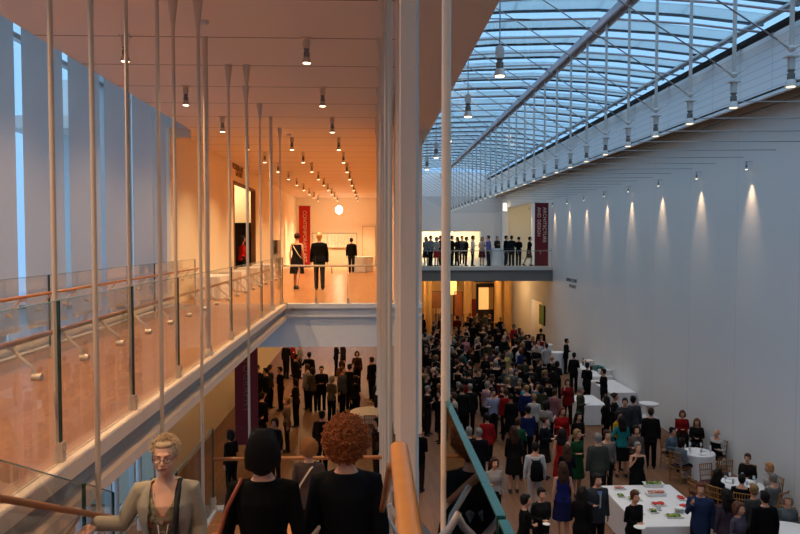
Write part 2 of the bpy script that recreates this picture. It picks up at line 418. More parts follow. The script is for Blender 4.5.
m = MB(); m.box(XC1, XR, YB - .05, YB + .2, DZ - .85, DZ - .2); m.box(XC1, XR, YB + .2, 62, DZ - .85, DZ - .7); struct('trim_8', m, M_dgrey, 'dark grey fascia and underside of the far balcony')
# side opening right of the balcony
m = MB(); m.box(14, 14.2, 46, 58, DZ, EYE + 3); m.box(XR + .3, 14, 46, 46.2, DZ, EYE + 3); m.box(XR + .3, 14, 57, 57.2, DZ, EYE + 3)
struct('wall_side_room', m, mat('side_room_white', (240, 228, 205), .7, vary=.02), 'bright walls of the side room off the balcony')
m = MB(); m.box(XR + .3, 14.2, 46, 57.2, EYE + 3, EYE + 3.2); struct('ceiling_side_room', m, M_white, 'ceiling of the side room off the balcony')
m = MB(); m.box(XR, 14.2, 46, 57.2, DZ - .12, DZ); struct('floor_side_room', m, M_white, 'floor of the side room off the balcony')
# lobby under the balcony
M_lobby = mat('lobby_wood_wall', (214, 170, 104), .6, vary=.12, vscale=2)
m = MB()
for a, b in ((XC1, 3.2), (4.5, 5.0), (6.6, 7.0), (8.2, XR)): m.box(a, b, 56, 56.3, 0, DZ - .8)
m.box(XC1, XR, 56, 56.3, 3.6, DZ - .8); m.box(XC1, XR, 66, 66.3, 0, DZ)
struct('wall_lobby', m, M_lobby, 'warm walls of the lobby under the balcony')
m = MB(); m.box(12.3, 12.5, 43, 48, 0, 3.4); m.box(XR + .3, 12.4, 43, 43.2, 0, 3.4); m.box(XR + .3, 12.4, 48, 48.2, 0, 3.4); m.box(XR + .3, 12.4, 43, 48.2, 3.4, 3.5); struct('wall_side_entry', m, M_wallc, 'cream walls behind the doorway in the right wall')
m = MB()
for a, b in ((XC1, 1.35),): m.box(a, b, 20, 56, 0, CZ)
# court-side closing wall behind camera
m = MB(); m.box(-9, XR + .3, -6.2, -6, 0, EYE + 6); struct('wall_back', m, M_white, 'plain wall behind the viewpoint')

# ================================================================== SKYLIGHT
sky = empty('window_2', (0, 0, 0), 0, 'long arched blue skylight over the court', 'skylight', None, 'structure')
ARCH = [(1.45, 5.22), (3.6, 5.38), (5.75, 5.45), (7.9, 5.34), (10.05, 5.12)]
def arch_sheet(m, y0, y1, dz0, dz1, a=ARCH):
    for (xa, za), (xb, zb) in zip(a[:-1], a[1:]):
        vs = [(x, y, EYE + z + d) for d in (dz0, dz1) for y in (y0, y1) for x, z in ((xa, za), (xb, zb))]
        m.add(vs, [(0, 2, 3, 1), (4, 5, 7, 6), (0, 1, 5, 4), (2, 6, 7, 3), (0, 4, 6, 2), (1, 3, 7, 5)])
    return m
YS = [G0 + GP * k for k in range(-5, 36)]
for k, y in enumerate(YS[:-1]):
    arch_sheet(MB(), y + .01, y + GP - .01, .10, .112).build('glass_pane', M_sky, sky)
for y in YS:
    m = arch_sheet(MB(), y - .05, y + .05, 0, .025); m.build('roof_beam', M_beam, sky)
YSb = [y for y in YS[:-1]]
for y in YSb:
    m = MB()
    for (xa, za), (xb, zb) in zip(ARCH[:-1], ARCH[1:]):
        vs = [(xa, y + .12, EYE + za + .50), (xb, y + .12, EYE + zb + .50), (xb, y + .52, EYE + zb + .42), (xa, y + .52, EYE + za + .42)]
        vs += [(x, yy, z + .03) for x, yy, z in vs]
        m.add(vs, [(0, 1, 2, 3), (7, 6, 5, 4), (0, 4, 5, 1), (2, 6, 7, 3), (1, 5, 6, 2), (0, 3, 7, 4)])
    b = m.build('sun_blade', M_blade, sky)
    m = MB(); arch_sheet(m, y + .52, y + .60, .37, .43); m.build('blade_edge', M_bladee, b)
m = MB()
for dx in (-.10, .10): m.box(5.75 + dx - .035, 5.75 + dx + .035, -6, YF, EYE + 5.26, EYE + 5.44)
m.build('ridge_beam', M_beam, sky)
m = MB(); m.box(5.70, 5.80, -6, YF, EYE + 5.33, EYE + 5.37); m.build('ridge_rib', M_dgrey, sky)
m = MB(); m.box(9.4, 9.6, -6, YF, EYE + 5.30, EYE + 5.36); m.build('edge_purlin', M_whitem, sky)
m = MB(); m.box(1.55, 1.75, -6, YF, EYE + 5.30, EYE + 5.36); m.build('edge_purlin', M_whitem, sky)

# trusses of post, node and cable
NZ = EYE + 2.62
def make_truss():
    r = empty('roof_truss', (5.75, 0, 0), 0, 'x', 'roof truss', 'slender post and cable trusses under the skylight')
    m = MB(); m.tube([(0, 0, NZ), (0, 0, EYE + 5.3)], .032, 8); m.build('post', M_whitem, r, True)
    m = MB(); m.ell((0, 0, NZ), (.055, .055, .05), 10, 6)
    m.tube([(0, 0, NZ - .02), (-.2, 0, NZ + .12)], [.022, .012], 6); m.tube([(0, 0, NZ - .02), (.2, 0, NZ + .12)], [.022, .012], 6)
    m.build('node', M_whitem, r, True)
    m = MB(); m.tube([(-.2, 0, NZ + .12), (-4.2, 0, EYE + 5.2)], .011, 6); m.build('cable', M_steel, r)
    m = MB(); m.tube([(0, 0, NZ - .42), (4.3, 0, NZ - .38)], .009, 6); m.build('stay_rod', M_steel, r)
    return r
def lampmesh(s=1.0):
    """body hanging from z=0 downwards"""
    body = MB(); body.box(-.035 * s, .035 * s, -.03 * s, .03 * s, -.17 * s, 0); body.tube([(-.05 * s, 0, -.14 * s), (-.05 * s, 0, -.02 * s)], .008 * s, 6); body.tube([(.05 * s, 0, -.14 * s), (.05 * s, 0, -.02 * s)], .008 * s, 6)
    neck = MB(); neck.lathe([(.045 * s, -.30 * s), (.05 * s, -.28 * s), (.05 * s, -.22 * s), (.035 * s, -.21 * s), (.035 * s, -.19 * s), (.05 * s, -.18 * s), (.05 * s, -.165 * s), (.02 * s, -.16 * s)], 14)
    bell = MB(); bell.lathe([(.055 * s, -.395 * s), (.078 * s, -.40 * s), (.082 * s, -.395 * s), (.066 * s, -.34 * s), (.046 * s, -.30 * s), (.03 * s, -.29 * s)], 16)
    return body, neck, bell
def make_lamp(name, label, group, s, power, col, glow, spot=R(80), stem=None, plate=True, aim=(0, 0, -1), blend=.8, size=.05, mats=None):
    r = empty(name, (0, 0, 0), 0, label, 'spotlight', group)
    a, b, c = lampmesh(s); mb, mn, mc = mats or (M_rod, M_dgrey, M_rod)
    a.build('gear_box', mb, r); b.build('collar', mn, r, True); c.build('reflector', mc, r, True)
    g = MB(); g.lathe([(.01 * s, -.405 * s), (.058 * s, -.403 * s), (.058 * s, -.39 * s), (.01 * s, -.39 * s)], 16); g.build('bulb', glow, r, True)
    if plate: MB().box(-.09 * s, .09 * s, -.06 * s, .06 * s, 0, .015).build('mounting_plate', mb, r)
    if stem: MB().tube([(0, 0, 0), (0, 0, stem)], .009, 6).build('cable', M_steel, r)
    if power: light('SPOT', 'lamp_beam', (0, 0, -.42 * s), power, col, r, size, spot, blend, aim)
    return r
tr = make_truss(); used = False
lampr = make_lamp('hanging_spotlight', 'x', 'spotlights under the truss posts', 1.0, P_HALL, WARMW, M_bulbd, R(100), None, True, blend=1, size=.06, mats=(M_whitem, M_dgrey, M_whitem))
nl = 0
for k, y in enumerate(YS):
    if y < 3: continue
    pos = {4: 'nearest of the long row, leaving the frame at the right', 5: 'second nearest at the right edge'}
    i = int(round((y - G0) / GP))
    vis = i >= 4
    ordi = i - 4
    names = ['%s from the right edge' % q for q in 'first second third fourth fifth sixth seventh eighth ninth tenth eleventh twelfth thirteenth fourteenth fifteenth sixteenth seventeenth eighteenth nineteenth twentieth twenty-first twenty-second twenty-third twenty-fourth twenty-fifth twenty-sixth twenty-seventh twenty-eighth twenty-ninth thirtieth thirty-first thirty-second'.split()]
    if not vis: continue
    far = False; assert ordi < len(names)
    o = tr if not used else dup(tr); o.location = (5.75, y - .14, 0)
    o['label'] = ('white post with diagonal cable under the skylight, ' + names[ordi]) if not far else 'white post and cable in the distant crowded rows below the skylight end'
    l = lampr if not used else dup(lampr)
    l.location = (5.75, y - .14, NZ - .12)
    l['label'] = ('pale bell-shaped spotlight below a truss post, ' + names[ordi]) if not far else 'tiny pale spotlight in the distant row above the far balcony'
    used = True

# court lamps on the left, hung on long cables
rl = make_lamp('hanging_spotlight', 'x', 'spotlights on long cables at the left of the skylight', 1.0, P_HALL, WARMW, M_bulb, R(100), 2.9, False, blend=1, mats=(M_whitem, M_dgrey, M_whitem))
for i in range(8):
    o = rl if i == 0 else dup(rl)
    o.location = (1.69, G0 + 2.72 + 2 * GP * i, EYE + 2.56)
    o['label'] = ['lit spotlight on a cable cut by the top picture edge', 'steel spotlight on a cable, largest one before the blue skylight', 'steel spotlight on a cable just right of the thick pale pole', 'small steel spotlight left of the thick pole, right one of two', 'small steel spotlight beside the column edge, left one of two', 'first distant cable spotlight behind the wide column', 'second distant cable spotlight behind the wide column', 'third distant cable spotlight behind the wide column'][i]
    MB().bar((-.4, 0, .35), (.4, 0, .35), .012, .012).build('stay_rod', M_steel, o)
# wall washers
ww = make_lamp('wall_washer', 'x', 'small wall washers along the right wall', .55, P_WASH, (1, .68, .40), M_bulb, R(46), None, True, aim=(.02, 0, -1), blend=1, size=.02, mats=(M_whitem, M_dgrey, M_whitem))
MB().bar((0, 0, .01), (.18, 0, .01), .02, .02).build('arm', M_whitem, ww)
for i in range(12):
    y = 13.45 + 2 * GP * i
    o = ww if i == 0 else dup(ww)
    o.location = (XR - .17, y, EYE + 2.22)
    o['label'] = ['small wall washer beyond the right picture edge', 'small wall washer above a light streak beyond the right edge'][i] if i < 2 else ('small wall washer above the %s light streak from the right' % ['first', 'second', 'third', 'fourth', 'fifth', 'sixth', 'seventh', 'eighth', 'ninth', 'tenth'][i - 2])

# ================================================================== CEILING SPOTLIGHTS
cl = make_lamp('ceiling_spotlight', 'x', 'bell spotlights under the panelled ceiling', .82, P_NEAR, WARM, M_bulb, R(110), None, True, blend=1)
cl2 = None
first = True
rows = []
for k in (-1, 0, 1, 2, 3, 4, 5, 6, 7, 8, 9, 10, 11, 12, 13):  # first pair is unseen, added overhead to light the column front
    y = G0 + 2 * GP * k
    if y > 45: break
    for x in (-3.3, -.88): rows.append((x, y, k))
    if y > 18: rows.append((-2.12, y, k))
for x, y, k in rows:
    o = cl if first else dup(cl); first = False
    o.location = (x, y, CZ - .012)
    side = {-3.3: 'left', -.88: 'right', -2.12: 'middle'}[x]
    if y < 8: lab = 'bell spotlight out of frame near the viewpoint, %s row, %s' % (side, {-1: 'added above the viewer', 0: 'just ahead', 1: 'last before the frame'}[k])
    else:
        n = k - 2 if x != -2.12 else k - 5
        lab = 'lit bell spotlight under the ceiling, %s row, %s from the viewer' % (side, ['nearest', 'second', 'third', 'fourth', 'fifth', 'sixth', 'seventh', 'eighth', 'ninth', 'tenth', 'eleventh', 'twelfth'][max(0, n)])
    o['label'] = lab
# corridor gets stronger lamps: add light power through a second data block for far ones
far_l = bpy.data.lights.new('lamp_beam_strong', 'SPOT'); far_l.energy = P_NEAR * 1.3; far_l.color = (1, .71, .38); far_l.spot_size = R(120); far_l.spot_blend = 1; far_l.shadow_soft_size = .05
for o in bpy.data.objects:
    if o.type == 'LIGHT' and o.parent and o.parent.name.startswith('ceiling_spotlight') and o.parent.location.y > 17: o.data = far_l
end_l = far_l.copy(); end_l.name = 'lamp_beam_end'; end_l.energy = P_NEAR * 3.2; end_l.color = (1, .78, .44)
for o in bpy.data.objects:
    if o.type == 'LIGHT' and o.parent and o.parent.name.startswith('ceiling_spotlight') and o.parent.location.y > 38: o.data = end_l
mid_l = far_l.copy(); mid_l.name = 'lamp_beam_soft'; mid_l.energy = P_NEAR * .45; mid_l.color = WARM
big_l = far_l.copy(); big_l.name = 'lamp_beam_wide'; big_l.energy = P_NEAR * 1.75; big_l.color = WARM; big_l.spot_size = R(145)
for o in bpy.data.objects:
    if o.type == 'LIGHT' and o.parent and o.parent.name.startswith('ceiling_spotlight') and o.parent.location.y < 17: o.data = big_l if o.parent.location.x < -3 else mid_l
# smoke detectors
sd = MB(); sd.lathe([(.02, -.05), (.05, -.045), (.06, -.02), (.06, 0)], 14)
for i, (u, v) in enumerate(((204, 21), (289, 134))):
    p = atZ(u, v, CZ); o = sd.build('smoke_detector', M_whitem, None, True) if i == 0 else dup(o0); o0 = o
    o.location = (p.x, p.y, CZ); tag(o, ['small round smoke detector beside the top of a rod, upper left', 'small round smoke detector farther down the corridor ceiling'][i], 'smoke detector', 'ceiling smoke detectors')
# globe
p = atY(339, 210, 43.5)
g = empty('globe_lamp', (p.x, p.y, p.z), 0, 'glowing white globe lamp before the corridor end wall', 'lamp')
MB().ell((0, 0, 0), (.23, .23, .23), 16, 10).build('globe', mat('globe_glow', (255, 245, 225), .4, emit=((255, 240, 215), 7)), g, True)
MB().tube([(0, 0, .22), (0, 0, CZ - p.z)], .012, 6).build('cord', M_steel, g)
light('POINT', 'globe_light', (0, 0, -.3), 60, WARMW, g, .1)

# ================================================================== RODS
def rod(x, y, z0, z1, r, label, cone=True, group=None, foot=True):
    o = empty('hanging_rod', (x, y, z0), 0, label, 'steel rod', group)
    MB().tube([(0, 0, 0), (0, 0, z1 - z0)], r, 12).build('rod', M_rod, o, True)
    if cone: MB().lathe([(r, -.38), (r * 1.3, -.3), (.055, -.05), (.06, 0)], 12, (0, 0, z1 - z0)).build('ceiling_cone', M_rod, o, True)
    if foot: MB().lathe([(r * 1.9, 0), (r * 1.9, .05), (r, .1)], 12).build('foot_clamp', M_rod, o, True)
    return o
gl = ['nearest', 'second', 'third', 'fourth', 'fifth', 'sixth', 'seventh', 'eighth', 'ninth', 'tenth', 'eleventh']
for k in range(0, 10):
    y = G0 + GP * k
    thick = k in (0, 4, 8)
    n = k
    rod(XE - .02, y, DZ + .02, CZ, .036 if thick else .019, 'slim pale rod rising from the bridge edge, %s from the viewer' % gl[n] if not thick else 'thick pale post rising from the bridge edge, %s from the viewer' % gl[n], not thick, 'rods along the bridge edge')
for k in range(0, 6):
    y = G0 + GP * k
    if k == 4: continue
    rod(-1.96, y, 3.5 if y > 5.4 else DZ - .48 * (y - 1.7) - .1, CZ, .019, 'slim pale rod dropping to the left side of the stair, %s from the viewer' % gl[k], True, 'rods along the left side of the stair')
for k in range(1, 10):
    y = G0 + GP * k
    thick = k in (4, 8)
    for dx in (0,):
        rod(.13 + dx, y, 3.5 if y > 5.4 else DZ - .48 * (y - 1.7) - .1, CZ, .03 if thick else .016, '%s pale rod on the right side of the stair, %s bay, %s one' % ('thick' if thick else 'slim', gl[k], 'inner' if dx == 0 else 'outer'), True, 'rods along the right side of the stair')
# tapered column and the thick foreground pole
c = empty('tapered_column', (.176, 3.40, DZ - 1.25), 0, 'wide flat pale column rising beside the oak handrail end', 'column')
h = CZ - (DZ - 1.25)
m = MB(); m.loft([(-.01, 0, 0, .012, .03), (-.01, 0, .28, .02, .05), (0, 0, .48, .043, .06), (0, 0, h, .043, .06)], 4)
m = MB()
def quad(z, x0, x1, y0, y1): return [(x0, y0, z), (x1, y0, z), (x1, y1, z), (x0, y1, z)]
m.ring_tube([quad(0, -.04, -.012, -.02, .02), quad(.16, -.04, .0, -.03, .03), quad(.36, -.04, .034, -.04, .04), quad(h, -.04, .034, -.04, .04)])
m.build('face_plate', M_cream, c)
m = MB(); m.ring_tube([quad(.14, .0, .012, -.0, .05), quad(.36, .034, .052, -.0, .05), quad(h, .034, .052, -.0, .05)]); m.build('side_plate', M_grey, c)
for z in (.60, .98): MB().box(-.043, -.036, -.045, -.03, z, z + .05).build('bolt_slot', M_dark, c)
p = atY(445.5, 405, 2.30)
c = empty('foreground_pole', (p.x, 2.30, DZ - .9), 0, 'thick pale round pole standing at the end of the glass guard', 'pole')
MB().tube([(0, 0, 0), (0, 0, CZ - DZ + .9)], .0155, 16).build('pole', mat('pole_cream', (244, 220, 190), .45, vary=.02), c, True)
MB().lathe([(.024, 0), (.024, .04), (.0155, .06)], 16).build('foot_clamp', M_rod, c, True)
MB().lathe([(.0155, -.3), (.045, -.03), (.05, 0)], 16, (0, 0, CZ - DZ + .9)).build('ceiling_cone', M_rod, c, True)
# white post strips in the gap between stair and court
for i, (u, w) in enumerate(((388.5, 5), (398.5, 6))):
    Y = 10.4 - i * 3.0; p = atY(u, 300, Y); ww_ = w / F * Y
    c = empty('flat_post', (p.x, Y, 3.4), 0, ['narrow flat cream post left of the wide column, farther one', 'flat cream post directly left of the wide column, nearer one'][i], 'post', 'flat posts beside the wide column')
    MB().box(-ww_ / 2, ww_ / 2, -.03, .03, 0, CZ - 3.4).build('plate', M_cream, c)
    MB().box(-ww_ / 2 - .01, ww_ / 2 + .01, -.05, .05, 0, .06).build('base', M_rod, c)

# ================================================================== STAIR
st = empty('staircase', (0, 0, 0), 0, 'suspended oak staircase going down from the viewpoint to the landing', 'staircase')
for n in range(12):
    y = 1.7 + .3125 * n; z = DZ - .15 * (n + 1)
    MB().box(-1.95, .12, y, y + .33, z - .05, z).build('tread', M_tread, st)
for x in (-1.99, .13):
    m = MB(); m.ring_tube([[(x - .02, y, z) for y, z in ((1.6, DZ - .4), (1.6, DZ), (5.45, DZ - 1.85), (5.45, DZ - 2.2))], [(x + .02, y, z) for y, z in ((1.6, DZ - .4), (1.6, DZ), (5.45, DZ - 1.85), (5.45, DZ - 2.2))]])
    m.build('stringer', M_white, st)
LZ = 3.6
MB().box(-1.97, .15, 5.44, 8.8, LZ - .06, LZ).build('landing', M_tread, st)
MB().box(-2.0, .18, 8.72, 8.86, LZ - .3, LZ + .03).build('landing_edge', M_white, st)
MB().box(-2.0, -1.95, 5.44, 8.8, LZ - .3, LZ + .03).build('landing_edge', M_white, st)
MB().box(.13, .18, 5.44, 8.8, LZ - .3, LZ + .03).build('landing_edge', M_white, st)

# ================================================================== GUARDS
def guard_x(x, ys, z0, z1, label, rail=None, side=1, group=None, name='glass_guard', bk=2, slope=0, zr=None):
    """guard along depth. rail=(offset, z); side = towards the rail"""
    r = empty(name, (x, ys[0], 0), 0, label, 'glass balustrade', group)
    y00 = ys[0]
    for a, b in zip(ys[:-1], ys[1:]):
        za, zb = -slope * (a - y00), -slope * (b - y00)
        m = MB(); q = lambda t, y, dz: [(t, y, z0 + dz), (t, y, z1 + dz)]
        vs = [(t, y - y00, z + dz) for t in (-.009, .009) for y, dz in ((a + .012, za), (b - .012, zb)) for z in (z0, z1)]
        m.add(vs, [(0, 1, 3, 2), (4, 6, 7, 5), (1, 5, 7, 3), (0, 2, 6, 4)]); pn = m.build('glass_panel', M_glass, r)
        for yy, dz in ((a + .008, za), (b - .012, zb)): MB().box(-.009, .009, yy - y00, yy - y00 + .006, z0 + dz, z1 + dz).build('panel_edge', M_gedge, pn)
        m = MB(); m.ring_tube([[(t, a - y00 + .01, z1 + za + d) for t, d in ((-.008, -.001), (.008, -.001), (.008, .004), (-.008, .004))], [(t, b - y00 - .01, z1 + zb + d) for t, d in ((-.008, -.001), (.008, -.001), (.008, .004), (-.008, .004))]])
        m.build('top_edge', mat('pale_glass_edge', (120, 150, 142), .2, vary=.1), pn)
        for yy, dz in ((b, zb),):
            m = MB(); m.box(-.025, .025, yy - y00 - .03, yy - y00 + .03, z0 + dz - .02, z0 + dz + .14); m.tube([(-.035, yy - y00, z0 + dz + .09), (.035, yy - y00, z0 + dz + .09)], .018, 8); m.build('clamp', M_rod, r)
    if rail:
        ox, rz = rail; L = ys[-1] - y00
        m = MB(); m.tube([(ox, 0, rz), (ox, L, rz - slope * L)], .020, 14); m.build('handrail', M_rail, r, True)
        n = max(1, int(L / (GP / bk)))
        for i in range(n):
            y = (i + .5) * L / n; z = rz - slope * y
            m = MB(); m.tube([(ox, y, z - .02), (ox * .55, y, z - .10), (ox * .12, y, z - .16), (ox * .08, y, z - .22)], [.013, .013, .012, .012], 8); m.tube([(-.03, y, z - .22), (.03, y, z - .22)], .026, 10); m.tube([(ox, y - .03, z - .024), (ox, y + .03, z - .024)], .011, 6)
            m.build('bracket', M_rod, r, True)
    return r
ys = [G0 + GP * k for k in range(-3, 10)]; ys[-1] = YW - .05
guard_x(XE, ys, DZ + .02, EYE - .43, 'long clear glass guard along the stairwell edge of the bridge', (-.17, EYE - .69), group=None)
guard_x(-4.36, ys, DZ + .02, EYE - .47, 'long clear glass guard before the window shades, far side of the bridge', (.15, EYE - .69))
# crossing guard of the corridor at the stairwell end
def guard_y(y, xs, z0, z1, label, rail=None, rm=None, rr=.024, name='glass_guard'):
    r = empty(name, (xs[0], y, 0), 0, label, 'glass balustrade')
    for a, b in zip(xs[:-1], xs[1:]):
        pn = MB().box(a - xs[0] + .01, b - xs[0] - .01, -.009, .009, z0, z1).build('glass_panel', M_glass, r)
        MB().box(b - xs[0] - .014, b - xs[0] - .008, -.009, .009, z0, z1).build('panel_edge', M_gedge, pn)
        MB().box(b - xs[0] - .03, b - xs[0] + .03, -.03, .03, z0 - .02, z0 + .12).build('clamp', M_rod, r)
    if rail:
        oy, z = rail
        MB().tube([(0, oy, z), (xs[-1] - xs[0], oy, z)], rr, 12).build('handrail', rm or M_rail, r, True)
        for a, b in zip(xs[:-1], xs[1:]):
            x = (a + b) / 2 - xs[0]; MB().tube([(x, oy, z - .02), (x, oy * .2, z - .16), (x, 0, z - .2)], .012, 8).build('bracket', M_rod, r, True)
    return r
guard_y(YW, [XE, -1.4, -.6, .3], DZ + .02, EYE - .40, 'clear glass guard across the corridor at the far stairwell edge', (-.1, EYE - .64), mat('pale_rail', (214, 190, 160), .35, vary=.05))
guard_y(8.8, [-1.97, -.9, .15], LZ + .03, EYE - 2.35, 'clear glass guard with oak rail across the stair landing', (-.12, EYE - 2.72))
guard_y(YB + .05, [1.25 + 1.36 * i for i in range(8)], DZ + .02, DZ + 1.1, 'clear glass guard along the far balcony', (.1, DZ + .95), M_steel, .02)
# stair guards
guard_x(-1.99, [1.7, 3.25, 4.85, 5.4], EYE - 1.62 - .3, EYE - .20, 'sloping glass guard with dark oak rail on the left of the stair', (.13, EYE - .43), slope=.47, bk=1)
guard_x(-1.99, [5.4, 7.1, 8.75], LZ + .03, EYE - 2.35, 'level glass guard on the left of the stair landing', bk=1)
M_glass, M_gl0 = M_glass2, M_glass
o = guard_x(.246, [.3, 1.3, 2.27], DZ - .45, EYE - .53, 'level glass guard with teal edge at the lower right foreground', None)
for ch in list(o.children):
    for c2 in list(ch.children):
        if c2.name.startswith('top_edge'):
            c2.data.materials[0] = mat('teal_glass_edge', (38, 98, 90), .2, spec=.7, vary=.12)
            for v in c2.data.vertices:
                v.co.x = v.co.x * 1.15
M_glass = M_gl0
# level oak handrail in the foreground, on Y brackets
r = empty('oak_handrail', (.09, .3, EYE - .70), 0, 'wide oak handrail ending beside the column, lower foreground', 'handrail')
m = MB(); m.loft([(0, 0, 0, .031, .026), (0, 0, 2.02, .031, .026)], 16, .8)
m.v = [(x, z, y) for x, y, z in m.v]; m.build('rail', mat('warm_oak_rail', (206, 136, 70), .35, vary=.15, vscale=14), r, True)
for y in (.75, 1.62):
    m = MB(); m.tube([(-.0, y, -.02), (.035, y, -.09), (.085, y + .0, -.15)], [.010, .011, .013], 8); m.tube([(.085, y, -.15), (.13, y, -.10), (.152, y, -.06)], [.013, .011, .010], 8)
    m.tube([(.075, y, -.15), (.066, y, -.29)], [.012, .014], 8); m.tube([(.095, y, -.15), (.112, y, -.29)], [.012, .014], 8); m.tube([(.055, y, -.30), (.125, y, -.30)], .022, 10, True)
    m.build('bracket', M_whitem, r, True)
r = empty('stair_handrail', (.085, 2.26, EYE - .73), 0, 'oak handrail sloping down the right side of the stair behind the level rail', 'handrail')
m = MB(); m.tube([(0, 0, 0), (-.02, .12, -.05), (-.03, 3.0, -1.41)], .017, 12); m.build('rail', M_rail, r, True)
for y in (.5, 1.3, 2.1, 2.8):
    m = MB(); m.tube([(0, y, -.47 * y - .02), (.07, y, -.47 * y - .14), (.10, y, -.47 * y - .3)], .012, 8); m.build('bracket', M_whitem, r, True)
# ================================================================== BANNERS, LETTERING, ART
def banner(x, y, z0, z1, w, m, ml, lines, size, sp, label, top=.25):
    r = empty('banner', (x, y, z0), 0, label, 'banner')
    MB().box(-w / 2, w / 2, -.02, .02, 0, z1 - z0).build('cloth', m, r)
    MB().tube([(-w / 2 - .03, 0, z1 - z0), (w / 2 + .03, 0, z1 - z0)], .02, 8).build('top_bar', M_dgrey, r)
    MB().tube([(-w / 2 - .03, 0, 0), (w / 2 + .03, 0, 0)], .02, 8).build('bottom_bar', M_dgrey, r)
    for t, dx in lines: text('lettering', t, size, ml, r, (dx, -.026, z1 - z0 - top), (R(90), R(90), 0), sp)
    return r
p0 = atY(298.8, 206, 40); p1 = atY(310.2, 206, 40)
banner((p0.x + p1.x) / 2, 40, DZ + .05, p0.z, p1.x - p0.x, M_red, M_letter, [('CONTEMPORARY ART', 0)], .29, 1.0, 'tall red banner reading CONTEMPORARY ART near the corridor end wall')
p0 = atY(235, 400, 20); p1 = atY(258, 400, 20)
banner((p0.x + p1.x) / 2, 20, 1.15, 4.45, p1.x - p0.x, M_bord, M_letterd, [('PHOTOGRAPHY', 0)], .27, 1.12, 'tall dark maroon banner reading PHOTOGRAPHY beneath the bridge', top=.22)
p0 = atY(535, 203, 41.9); p1 = atY(548.5, 203, 41.9)
banner((p0.x + p1.x) / 2, 41.9, DZ + .05, p0.z, p1.x - p0.x, M_maroon, M_letter, [('ARCHITECTURE', .17), ('AND DESIGN', -.17)], .285, 1.05, 'tall maroon banner reading ARCHITECTURE AND DESIGN at the balcony right end')
def wall_text(s, u, v, size, m, X, label, rz):
    p = atX(u, v, X); o = text('wall_lettering', s, size, m, None, (p.x, p.y, p.z), (R(90), 0, rz), 1.05, 'CENTER', .006)
    return tag(o, label, 'lettering')
wall_text('GRIFFIN COURT', 571.5, 280.5, .27, M_lgrey, XR - .01, 'upper line of small grey wall lettering left of the light streaks', -R(90))
wall_text('ENTRANCE', 572.5, 286.5, .24, M_lgrey, XR - .01, 'lower line of small grey wall lettering left of the light streaks', -R(90))
wall_text('MODERN ART', 238, 168.5, .30, M_lbrown, XL + .01, 'upper line of small brown lettering above the corridor doorway', R(90))
wall_text('GALLERIES', 239, 175, .26, M_lbrown, XL + .01, 'lower line of small brown lettering above the corridor doorway', R(90))
# white board with line drawings on the corridor end wall
p0 = atY(312, 248, 45.7); p1 = atY(357, 233, 45.7)
r = empty('wall_drawing', (p0.x, 45.7, p0.z), 0, 'long white framed panel of faint line drawings on the corridor end wall', 'artwork')
w, h = p1.x - p0.x, p1.z - p0.z
MB().box(0, w, 0, .06, 0, h).build('panel', mat('paper_white', (235, 225, 205), .7, vary=.03), r)
m = MB()
for a in ((0, w, 0, .03), (0, w, h - .03, h), (0, .03, 0, h), (w - .03, w, 0, h), (w * .33, w * .33 + .02, 0, h)): m.box(a[0], a[1], -.02, 0, a[2], a[3])
m.build('frame', mat('thin_brown_frame', (120, 90, 66), .5, vary=.1), r)
m = MB(); rnd = random.Random(3)
for i in range(12):
    x = w * (.05 + .075 * i); pts = [(x + rnd.uniform(-.08, .08), -.006, h * (.2 + .15 * k) + rnd.uniform(-.03, .03)) for k in range(5)]
    m.tube(pts, .008, 5)
m.build('drawn_line', mat('ink', (70, 60, 52), .7, vary=.1), r)
# door in the end wall
p0 = atY(362.5, 264, 45.75); p1 = atY(375.5, 226, 45.75)
r = empty('door_1', (p0.x, 45.74, DZ), 0, 'flush cream door in the corridor end wall', 'door', None, 'structure')
w, h = p1.x - p0.x, p1.z - DZ
MB().box(.03, w - .03, -.0, .05, 0, h - .03).build('door_leaf', M_wallc, r)
m = MB(); m.box(0, .03, -.03, .05, 0, h); m.box(w - .03, w, -.03, .05, 0, h); m.box(0, w, -.03, .05, h - .03, h); m.build('door_frame', mat('door_frame_tan', (170, 140, 104), .5, vary=.06), r)
MB().tube([(.12, -.06, 1.0), (.24, -.06, 1.0)], .015, 8).build('door_handle', M_steel, r)
# corridor doorway: black partition beyond
r = empty('partition', (-6.0, 30.8, DZ), 0, 'black partition panel standing behind the corridor doorway', 'partition')
MB().box(-2.2, 1.0, -.08, .08, .35, 2.35).build('panel', M_black, r)
MB().box(-2.2, 1.0, -.08, .08, .05, .35).build('plinth', M_dgrey, r)
for x in (-2.1, .9): MB().box(x - .05, x + .05, -.25, .25, 0, .05).build('foot', M_dgrey, r)
m = MB()
m.box(XL - .16, XL + .03, 25.06, 25.14, DZ, EYE + 2.09); m.box(XL - .16, XL + .03, 29.56, 29.64, DZ, EYE + 2.09); m.box(XL - .16, XL + .03, 25.06, 29.64, EYE + 2.03, EYE + 2.10)
struct('trim_9', m, mat('bronze_frame', (120, 84, 52), .5, vary=.1), 'bronze frame of the corridor doorway')
# niche case in the corridor wall
r = empty('display_case', (XL - .35, 35.9, DZ), 0, 'small display case in the recess of the corridor left wall', 'display case')
MB().box(-.3, .28, -1.2, 1.2, 0, .85).build('plinth', M_dgrey, r); MB().box(-.28, .26, -1.15, 1.15, .85, 1.45).build('glass_cover', M_glass, r); MB().lathe([(.1, .86), (.14, 1.0), (.07, 1.2), (.09, 1.3)], 14).build('vase', mat('clay', (150, 90, 60), .6, vary=.1), r, True)
